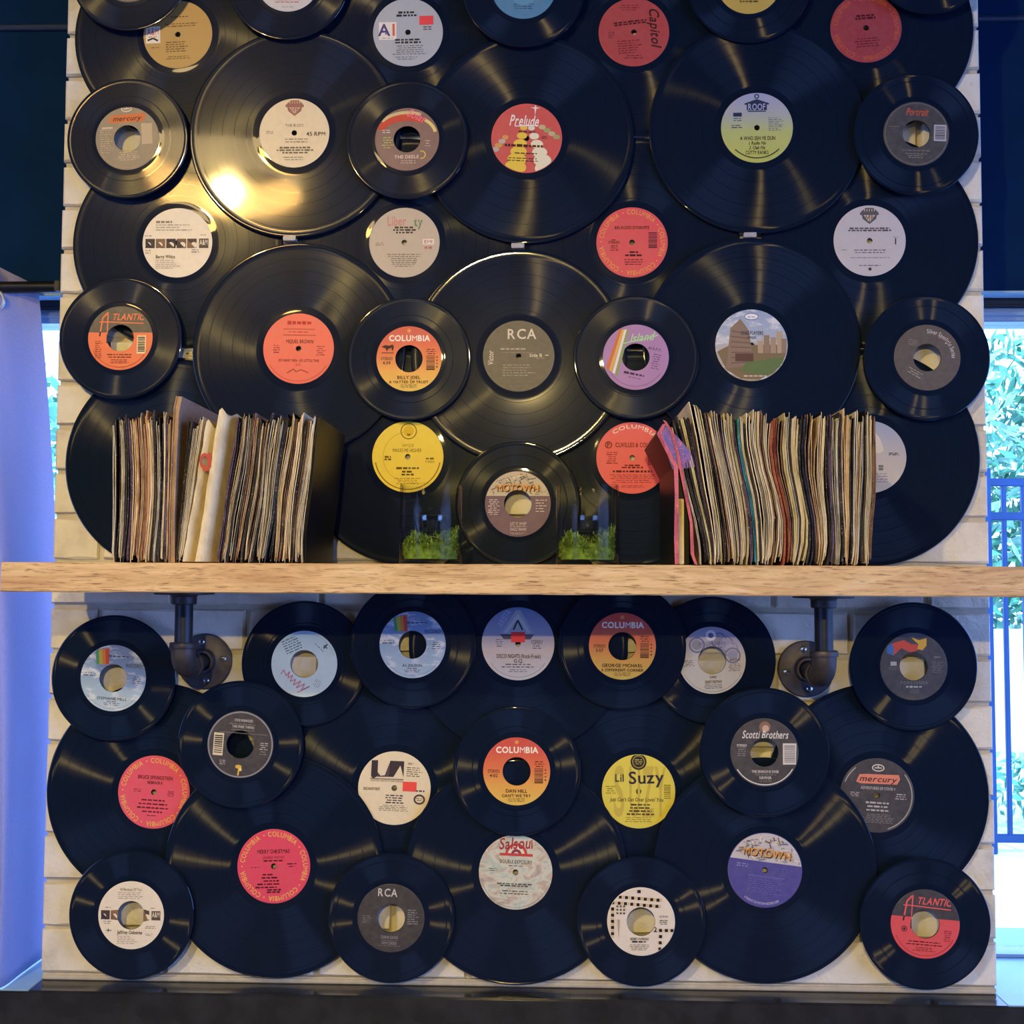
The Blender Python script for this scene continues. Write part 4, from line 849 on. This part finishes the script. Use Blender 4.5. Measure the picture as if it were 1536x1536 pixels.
NAMES = {'cream': 'cream paper', 'tan': 'tan paper', 'grey': 'greyish paper', 'dark': 'dark printed', 'brown': 'brown printed', 'peach': 'peach orange', 'purple': 'purple printed', 'red': 'red printed', 'navy': 'navy printed', 'teal': 'teal', 'yellow': 'pale yellow', 'ivory': 'ivory'}
def row(bounds, seq, where, group, ztops, seed, skip=(), bump=None):
    """bounds(k, t): x of the k-th boundary at height fraction t"""
    r = random.Random(seed); N = len(seq)
    T = [0, .05, .14, .30, .46, .62, .78, .90, .97, 1.0]
    for k in range(N):
        if k in skip: continue
        c = seq[k]; H = ztops + r.uniform(-.007, .006) + (bump(k) if bump else 0); gapf = r.uniform(.55, 1.0); bot = r.uniform(.0, .5); side = r.uniform(-1, 1); topf = r.choice((.15, .5, 1.0, 1.1))
        th = r.uniform(.0006, .0011); Lp = []; Rp = []; zj = r.uniform(0, .0035); folded = r.random() < .22; lift = (r.uniform(0, .006), 0.0) if r.random() < .5 else (0.0, r.uniform(0, .006))
        ph = r.uniform(0, 6.28)
        for t in T:
            a, b = bounds(k, t), bounds(k + 1, t); w = b - a - .0002; mid = a + .0001 + w / 2
            wf = gapf * (1 if .16 < t < .9 else (bot + (1 - bot) * t / .2 if t <= .16 else topf)); half = max(th * 1.05, w / 2 * min(1, wf))
            half = min(half, w / 2); sh_ = (w / 2 - half) * math.sin(ph + t * 3.0)
            z = ZS + zj * (1 - t) * (t > 0 or k % 3) + H * t
            Lp.append((mid + sh_ - half, z + (r.uniform(-.007, .004) if t == 1 else 0) + lift[0] * (1 - t) ** 9)); Rp.append((mid + sh_ + half, z + (r.uniform(-.007, .004) if t == 1 else 0) + lift[1] * (1 - t) ** 9))
        th = min(th, min(q[0] - p[0] for p, q in zip(Lp, Rp)) * .49)
        c2 = c if r.random() < .6 else r.choice(('cream', 'cream', 'grey', 'tan', 'dark'))
        o = sleeve_mesh(Lp, Rp, (PAL[c], PAL[c]), th, folded, seed * 1000 + k).build('record_sleeve')
        near = [seq[q] for q in (k - 1, k + 1) if 0 <= q < N]; nb = 'between %s and %s' % tuple(near) if len(near) == 2 and near[0] != near[1] else 'next to %s' % near[0]
        tag(o, '%s sleeve, %s edge, %s, %s' % (NAMES[c], 'closed folded' if folded else 'open split', nb, where), 'record sleeve', group)

def spread(N, seed, lo=.55, hi=1.5):
    r = random.Random(seed); w = [r.uniform(lo, hi) for _ in range(N)]; s = sum(w); c = [0]
    for q in w: c.append(c[-1] + q / s)
    c[-1] = 1.0; return c
def wob(s, t, a): return a * (math.sin(9 * s + 6.6 * t + 1.3) + .5 * math.sin(31 * s + 4 * t)) * math.sin(math.pi * min(1, .06 + t * .92)) + .0022 * math.sin(40 * s) * (1 - t) ** 6

# left row, first part: upright sleeves up to the tall card
r3 = random.Random(21)
def weighted(N, w, seed):
    r = random.Random(seed); ks = list(w); return [r.choices(ks, [w[q] for q in ks])[0] for _ in range(N)]
cA = spread(20, 2)
seqA = ['grey', 'dark', 'cream', 'grey', 'dark', 'purple', 'tan', 'tan', 'peach', 'tan', 'peach', 'peach', 'cream', 'tan', 'dark', 'grey', 'dark', 'cream', 'purple', 'tan']
row(lambda k, t: -.4895 + .0705 * cA[k] - .003 * t * (1 - cA[k]) + (.006 * math.sin(math.pi * t) * math.sin(math.pi * cA[k])), seqA, 'left of the tall cardboard divider', 'sleeves left of the cardboard divider', .180, 31)
# tall folded cardboard divider
Lp = [(-.4180, ZS), (-.4178, ZS + .06), (-.4165, ZS + .14), (-.4150, ZS + .190), (-.4125, ZS + .2045)]; Rp = [(-.4105, ZS), (-.4108, ZS + .06), (-.4095, ZS + .14), (-.4080, ZS + .184), (-.4050, ZS + .2040)]
o = sleeve_mesh(Lp, Rp, (PAL['card'], PAL['card']), .0016, True, 5, -.224, -.050, True, .001).build('cardboard_divider'); tag(o, 'tall brown cardboard divider rising above the left row of sleeves', 'divider')
cB = spread(6, 4)
row(lambda k, t: -.4090 + (.0078 + .0130 * t) * cB[k] + .0115 * t, ['dark', 'dark', 'grey', 'cream', 'grey', 'cream'], 'beside the tall cardboard divider', 'thin sleeves beside the cardboard divider', .176, 32)
# two bulging ivory envelopes with torn edges
def fat(name, xb0, xb1, xt0, xt1, H, seed, lab, yf, bulge):
    r = random.Random(seed); n = 12; v = []; f = []; m = 6
    for i in range(n + 1):
        t = i / n; a = xb0 + (xt0 - xb0) * t + r.uniform(-.0007, .0007) * (1 if 0 < i < n else 0); b = xb1 + (xt1 - xb1) * t
        for j in range(m + 1):
            s = j / m; y = yf - bulge * math.sin(math.pi * min(1, s * 1.15)) * (.55 + .45 * math.sin(math.pi * t)) + .030 * s * s + r.uniform(-.0006, .0006)
            v.append((a + (b - a) * s, y, ZS + .001 + H * t - .006 * s * (t > .9) + (.004 * math.sin(9 * s) if i == n else 0)))
    for i in range(n):
        for j in range(m): f.append((i * (m + 1) + j, i * (m + 1) + j + 1, (i + 1) * (m + 1) + j + 1, (i + 1) * (m + 1) + j))
    o = len(v); nb = []
    for i in range(n + 1):          # side sheets running back to the wall side
        t = i / n; p = v[i * (m + 1)]; q = v[i * (m + 1) + m]
        v += [(p[0] + .0015, YBk, p[2]), (q[0] - .0015, YBk, q[2])]
    for i in range(n):
        f.append((i * (m + 1), (i + 1) * (m + 1), o + 2 * i + 2, o + 2 * i)); f.append((i * (m + 1) + m, o + 2 * i + 1, o + 2 * i + 3, (i + 1) * (m + 1) + m)); f.append((o + 2 * i, o + 2 * i + 2, o + 2 * i + 3, o + 2 * i + 1))
    ob = MB().add(v, f).build(name, PAL['ivory'], None, True); tag(ob, lab, 'record sleeve'); return ob
e1 = fat('record_sleeve', -.4005, -.3848, -.3745, -.3585, .172, 3, 'ivory paper sleeve with a small red print, bulging beside the torn envelope', -.2215, .0015)
mb = MB()                        # small red print on its folded front, a ring and a bar
for a in range(10):
    t0, t1 = 2 * math.pi * a / 12, 2 * math.pi * (a + 1) / 12
    mb.add([(-.3750 + rr * math.cos(t) * .8, -.2246, ZS + .124 + rr * math.sin(t) * 1.3) for t, rr in ((t0, .0078), (t1, .0078), (t1, .0044), (t0, .0044))], [(0, 1, 2, 3)])
mb.box((-.3710, -.2249, ZS + .116), (-.3668, -.2244, ZS + .134)); mb.box((-.3770, -.2249, ZS + .112), (-.3690, -.2244, ZS + .116))
mb.build('red_print', ink('#b8493f'), e1)
e2 = fat('record_sleeve', -.3843, -.3622, -.3580, -.3390, .186, 4, 'broad ivory envelope with torn front edge, widest in the left row', -.2235, .003)
cC = spread(31, 6)
seqC = ['purple', 'dark', 'tan', 'grey', 'dark', 'grey', 'dark', 'peach', 'tan', 'dark', 'cream', 'brown', 'grey', 'dark', 'grey', 'cream', 'cream', 'grey', 'navy', 'dark', 'tan', 'cream', 'brown', 'cream', 'tan', 'cream', 'dark', 'brown', 'grey', 'cream', 'grey']
def bC(k, t):
    s = cC[k]; return -.3610 + .1070 * s + t * (.0235 - .0070 * s) + .004 * math.sin(math.pi * t) * (1 - 2 * s) * .6 + wob(s, t, .0017)
row(bC, seqC, 'right of the torn ivory envelope', 'sleeves right of the torn envelope', .178, 33)
Lp = [(bC(31, t) + .0004, ZS + .179 * t) for t in (0, .2, .5, .8, 1)]; Rp = [(x + .0028, z) for x, z in Lp]
o = sleeve_mesh(Lp, Rp, (PAL['black'], PAL['black']), .0009, True, 9).build('record_sleeve'); tag(o, 'glossy black sleeve closing the end of the left row, facing the glass cylinder', 'record sleeve')

# right row
cD = spread(60, 8, .6, 1.4)
seqD = weighted(60, {'cream': 34, 'tan': 16, 'grey': 22, 'dark': 26, 'brown': 6, 'purple': 3, 'yellow': 4, 'navy': 3, 'red': 1}, 5)
for i, c in ((18, 'yellow'), (20, 'teal'), (14, 'purple'), (31, 'red'), (30, 'red'), (32, 'brown'), (45, 'dark'), (46, 'purple'), (48, 'grey'), (59, 'brown'), (58, 'cream')): seqD[i] = c
def bD(k, t):
    s = min(1.0, cD[k]); lean = -.036 * (1 - s) ** 1.4 + .008 * s
    return .2275 + .2065 * s + lean * (t ** (1.0 + .5 * (1 - s))) + .008 * (1 - s) * s * 2 * math.sin(2 * math.pi * t) + wob(s, t, .0017)
row(bD, seqD, 'right of the open pink sleeve', 'sleeves in the right row', .181, 34, (), lambda k: .016 * math.exp(-((k - 7) / 1.6) ** 2) - .010 * max(0, 1 - k / 4))
# open pink sleeve at the near end of the right row
Lp = [(.1985, ZS), (.1975, ZS + .03), (.1985, ZS + .08), (.1975, ZS + .118), (.1870, ZS + .138), (.1770, ZS + .158), (.1840, ZS + .170)]
Rp = [(.2255, ZS), (.2215, ZS + .012), (.2200, ZS + .05), (.2245, ZS + .110), (.2170, ZS + .138), (.1990, ZS + .160), (.1880, ZS + .174)]
Rp = [(min(x, bD(0, min(1, (z - ZS) / .181)) - .0006), z) for x, z in Rp]
pk = sleeve_mesh(Lp, Rp, (PAL['black'], PAL['pink']), .0011, False, 12, -.2245, -.050).build('record_sleeve'); tag(pk, 'open pink and violet sleeve slumping at the end of the right row', 'record sleeve')
for P_, w0, w1 in ((Lp, .0052, .0046), (Rp, -.0042, -.0036)):
    n_ = len(P_); st = []
    for i_, (x_, z_) in enumerate(P_): st += [(x_, -.2250, z_), (x_ + (w0 if i_ % 2 else w1), -.2246, z_ + .001)]
    MB().add(st, [(2 * i_, 2 * i_ + 1, 2 * i_ + 3, 2 * i_ + 2) for i_ in range(n_ - 1)]).build('torn_edge', PAL['pink'], pk)
flap = MB().add([(.1960, -.2235, ZS + .115), (.2235, -.2210, ZS + .118), (.2180, -.2225, ZS + .137), (.1885, -.2245, ZS + .136), (.2000, -.2235, ZS + .157), (.1790, -.2245, ZS + .157), (.1885, -.2225, ZS + .171)], [(0, 1, 2, 3), (3, 2, 4, 5), (5, 4, 6)]).build('folded_flap', PAL['violet'], pk)
MB().box((.2040, -.216, ZS + .0005), (.2105, -.206, ZS + .080), bev=.0008).build('inner_card', PAL['cream'], pk)
MB().box((.2020, -.2035, ZS + .0005), (.2180, -.060, ZS + .112), bev=.0008).build('inner_record', PAL['black'], pk)

# ------------------------------------------------------------------ glass cylinders with moss and votive cups
def vase(x, y, nm, seed):
    z = SZ1 + .0004
    g = MB().lathe([(0, .0), (.0380, .0), (.0388, .0012), (.0388, .0975), (.0382, .0985), (.0372, .0985), (.0368, .0975), (.0368, .0050), (.0355, .0035), (0, .0035)], 64).build('glass_cylinder', M['glass'], None, True)
    g.location = (x, y, z); tag(g, 'clear straight glass cylinder holding moss, standing %s' % nm, 'glass', 'glass cylinders on the shelf')
    r = random.Random(seed); mb = MB()
    for i in range(4200):
        rr = .0345 * math.sqrt(r.random()); a = r.uniform(0, 6.283)
        top = .030 + .012 * math.sin(3 * a + seed) * (rr / .0345) + .006 * math.cos(2 * a)
        h = .006 + (top - .006) * (r.random() ** .6); px, py = rr * math.cos(a), rr * math.sin(a)
        L = r.uniform(.003, .008); th, ph = r.uniform(0, 6.283), r.uniform(-.4, 1.3)
        d = Vector((math.cos(th) * math.cos(ph), math.sin(th) * math.cos(ph), math.sin(ph))) * L; s = Vector((-math.sin(th), math.cos(th), r.uniform(-.6, .6))) * r.uniform(.0003, .0007)
        p = Vector((px, py, h)); q = p + d
        if math.hypot(q.x, q.y) > .0358: q.x *= .0358 / math.hypot(q.x, q.y); q.y *= .0358 / math.hypot(q.x, q.y)
        q.z = max(.005, q.z); m_ = (p + q) / 2 + Vector((0, 0, .0008))
        mb.add([p - s, p + s, m_ + s * 1.3, m_ - s * 1.3, q], [(0, 1, 2, 3), (3, 2, 4)], M['moss'] if r.random() < .68 else M['moss2'])
    n = 20; v = [(0, 0, .026)]; f = []                                  # soft core so that no light leaks through
    for i, (rr, zz) in enumerate(((.02, .026), (.032, .020), (.033, .006))):
        for j in range(n): v.append((rr * math.cos(2 * math.pi * j / n), rr * math.sin(2 * math.pi * j / n), zz))
    f = [(0, 1 + j, 1 + (j + 1) % n) for j in range(n)] + [(1 + i * n + j, 1 + (i + 1) * n + j, 1 + (i + 1) * n + (j + 1) % n, 1 + i * n + (j + 1) % n) for i in range(2) for j in range(n)]
    mb.add(v, f, M['moss'])
    o = mb.build('moss'); o.location = (x, y, z); tag(o, 'tangled green moss filling the glass cylinder %s' % nm, 'moss', None, 'stuff')
    cup = MB().lathe([(0, .0), (.0150, .0), (.0175, .0020), (.0200, .0150), (.0206, .0205), (.0200, .0210), (.0190, .0205), (.0180, .0140), (.0160, .0045), (0, .0045)], 24).build('votive_cup', M['cupglass'], None, False)
    cup.location = (x + .001, y + .002, z + .0395); tag(cup, 'small faceted glass votive cup on the moss %s' % nm, 'votive', 'votive cups in the glass cylinders')
vase(-.0998, -.190, 'before the yellow label record', 1)
vase(.0944, -.190, 'beside the coral pink label record', 2)

# ------------------------------------------------------------------ curtain and rod by the left window
rodo = empty('curtain_rod', (0, 0, 0)); tag(rodo, 'black curtain rod above the left window', 'curtain rod')
MB().tube([(-2.2, .060, E(.4305)), (-.662, .060, E(.4305))], .0088, 16).build('pole', M['rod'], rodo, True)
MB().box((-.690, .050, E(.4230)), (-.682, .099, E(.4380)), bev=.001).build('bracket_arm', M['rod'], rodo)
def cat(pts, u):
    n = len(pts) - 1; x = u * n; i = min(int(x), n - 1); t = x - i
    p = [pts[max(0, i - 1)], pts[i], pts[i + 1], pts[min(n, i + 2)]]
    return tuple(.5 * ((2 * p[1][k]) + (-p[0][k] + p[2][k]) * t + (2 * p[0][k] - 5 * p[1][k] + 4 * p[2][k] - p[3][k]) * t * t + (-p[0][k] + 3 * p[1][k] - 3 * p[2][k] + p[3][k]) * t ** 3) for k in range(2))
bot = [(-1.30, -.02), (-1.15, .04), (-1.02, -.02), (-.90, .03), (-.80, -.025), (-.715, -.036), (-.6965, -.034), (-.6955, .02), (-.6945, .075), (-.690, .110)]
top = [(-1.30, .045), (-1.20, .075), (-1.10, .045), (-1.02, .075), (-.95, .045), (-.88, .074), (-.82, .046), (-.785, .047), (-.755, .070), (-.731, .086)]
NU, NV = 110, 60; v = []; f = []
for j in range(NV + 1):
    t = j / NV; w_ = 1 - (1 - t) ** 2.6
    for i in range(NU + 1):
        u = i / NU; a = cat(top, u); b = cat(bot, u)
        zt = E(.4400) + .022 * max(0, min(1, (-.735 - a[0]) / .045)); zb = LEDGE + .0015
        x = a[0] + (b[0] - a[0]) * w_; y = a[1] + (b[1] - a[1]) * w_
        y += .004 * math.sin(38 * u + 5 * t) * t * (1 - u); x += .0022 * math.sin(9 * t + 30 * u) * t * (1 - t)
        if t < .06: y = max(y, .0705) if abs((zt + (zb - zt) * t) - E(.4305)) < .014 else y
        v.append((x, y, zt + (zb - zt) * t))
for j in range(NV):
    for i in range(NU): a = j * (NU + 1) + i; f.append((a, a + 1, a + NU + 2, a + NU + 1))
cur = MB().add(v, f).build('curtain', M['curtain'], None, True)
sm = cur.modifiers.new('cloth', 'SOLIDIFY'); sm.thickness = .0012
tag(cur, 'lavender grey fabric curtain hanging beside the left window', 'curtain')
tor = []; 
gm = MB().lathe([(.0150 + .0026 * math.cos(q), .0026 * math.sin(q)) for q in [2 * math.pi * i / 10 for i in range(10)]], 28, None, Matrix.Translation((-.777, .044, E(.406))) @ Matrix.Rotation(math.pi / 2, 4, 'X'), True).build('grommet', M['alu'], cur, True)

# ------------------------------------------------------------------ pendant lamps in the room (behind the photographer)
def lamp_light(root, power, z, size):
    d = bpy.data.lights.new('lamp_light', 'POINT'); d.energy = power; d.color = (1.0, .74, .25); d.shadow_soft_size = size
    o = bpy.data.objects.new('lamp_light', d); COL.objects.link(o); o.parent = root; o.location = (0, 0, z)
def hang(root, z, z0):
    MB().tube([(0, 0, z0), (0, 0, HC - z - .02)], .004, 8).build('cord', M['rod'], root)
    MB().lathe([(0, HC - z), (.06, HC - z), (.055, HC - z - .02), (0, HC - z - .025)], 24).build('ceiling_rose', M['rod'], root)
x, y, z = -1.10, -2.4, 2.98                       # glowing drum shade
root = empty('pendant_lamp', (x, y, z)); tag(root, 'wide glowing drum pendant lamp hanging by the left windows of the room', 'lamp')
R_, H_ = .26, .11
MB().lathe([(R_, -H_ / 2), (R_ * .96, H_ / 2), (R_ * .955, H_ / 2), (R_ * .995, -H_ / 2)], 40, None, None, True).build('lamp_shade', M['shade'], root, True)
MB().lathe([(0, -.03), (.02, -.024), (.026, -.005), (.02, .03), (.012, .06), (0, .06)], 16).build('bulb', M['bulb'], root, True)
hang(root, z, .05); lamp_light(root, 145, -.045, .035)
x, y, z = -.10, -3.1, 2.345                       # black metal dome, open below: it shades the upper wall
root = empty('pendant_lamp', (x, y, z)); tag(root, 'black metal dome pendant lamp hanging in the middle of the room', 'lamp')
MB().lathe([(.205, -.035), (.195, .02), (.15, .085), (.07, .125), (.02, .14), (.02, .138), (.07, .122), (.148, .082), (.192, .018), (.202, -.035)], 40, None, None, True).build('lamp_shade', M['rod'], root, True)
MB().lathe([(0, -.012), (.02, -.006), (.026, .012), (.02, .04), (.012, .07), (0, .07)], 16).build('bulb', M['bulb'], root, True)
hang(root, z, .135); lamp_light(root, 255, -.006, .035)

# ------------------------------------------------------------------ outside the windows
gz = .05
struct(MB().box((-14, .32, gz - .1), (14, 16, gz)).build('ground', M['concrete']))
def fence(x0, x1, y, lab):
    root = empty('railing_fence', (x0, y, gz)); tag(root, lab, 'fence', 'garden railings outside the windows')
    L = x1 - x0
    for z in (.06, 1.83, 2.02): MB().box((0, -.015, z), (L, .015, z + .045), bev=.004).build('rail', M['fence'], root)
    pic = MB().box((-.012, -.012, .06), (.012, .012, 2.04), bev=.002).mesh('picket', M['fence'])
    n = int(L / .108)
    for i in range(n + 1): obj('picket', pic, root, (i * .108, 0, 0))
    pst = MB().box((-.030, -.03, 0), (.030, .03, 2.12), bev=.004).mesh('post', M['fence'])
    for i in range(int(L / 1.6) + 1): obj('post', pst, root, (i * 1.6, .0, 0))
fence(2.49, 7.3, 4.8, 'blue-black metal railing beyond the right window')
fence(-8.0, -3.4, 5.4, 'blue-black metal railing beyond the left window')
def plant(name, x, y, z0, rx, ry, rz, n, seed, lab, cat_, trunk=None, size=.10, mat=None, group=None):
    root = empty(name, (x, y, gz)); tag(root, lab, cat_, group)
    r = random.Random(seed); mb = MB()
    for i in range(n):
        u = Vector((r.gauss(0, 1), r.gauss(0, 1), r.gauss(0, 1))).normalized() * (r.random() ** .4)
        p = Vector((u.x * rx, u.y * ry, z0 + u.z * rz)); s = size * r.uniform(.5, 1.3)
        a = Vector((r.gauss(0, 1), r.gauss(0, 1), r.gauss(0, 1))).normalized(); b = a.orthogonal().normalized()
        if p.z < .02: p.z = .02
        mb.add([p - a * s, p + b * s * .45, p + a * s, p - b * s * .45], [(0, 1, 2, 3)], mat or (M['leaf'] if r.random() < .6 else M['leaf2']))
    mb.build('foliage', None, root)
    if trunk: MB().tube([(0, 0, 0), (.05, 0, z0 * .5), (0, .05, z0)], [trunk, trunk * .8, trunk * .4], 10).build('trunk', M['bark'], root, True)
plant('leafy_tree', 5.2, 9.4, 2.35, 1.9, 1.2, 1.7, 5200, 1, 'leafy tree above the white garden wall, beyond the right window', 'tree', .12)
plant('leafy_tree', 8.9, 11.5, 2.5, 1.3, 1.0, 1.2, 1500, 2, 'slim pale tree next to the leafy one beyond the right window', 'tree', .10, .10, M['leaf2'])
plant('clipped_hedge', 4.6, 5.5, .25, 2.3, .35, .30, 2600, 3, 'low clipped hedge behind the railing, right window', 'hedge', None, .05)
plant('leafy_tree', -5.0, 8.4, 2.3, 1.7, 1.2, 1.2, 1800, 4, 'leafy tree beyond the left window', 'tree', .12)
struct(MB().box((1.8, 7.6, gz), (12, 7.8, 1.15), bev=.01).build('wall_garden', M['white']))
struct(MB().box((-12, 7.0, gz), (-2.2, 7.2, 1.6), bev=.01).build('wall_garden_left', M['white']))
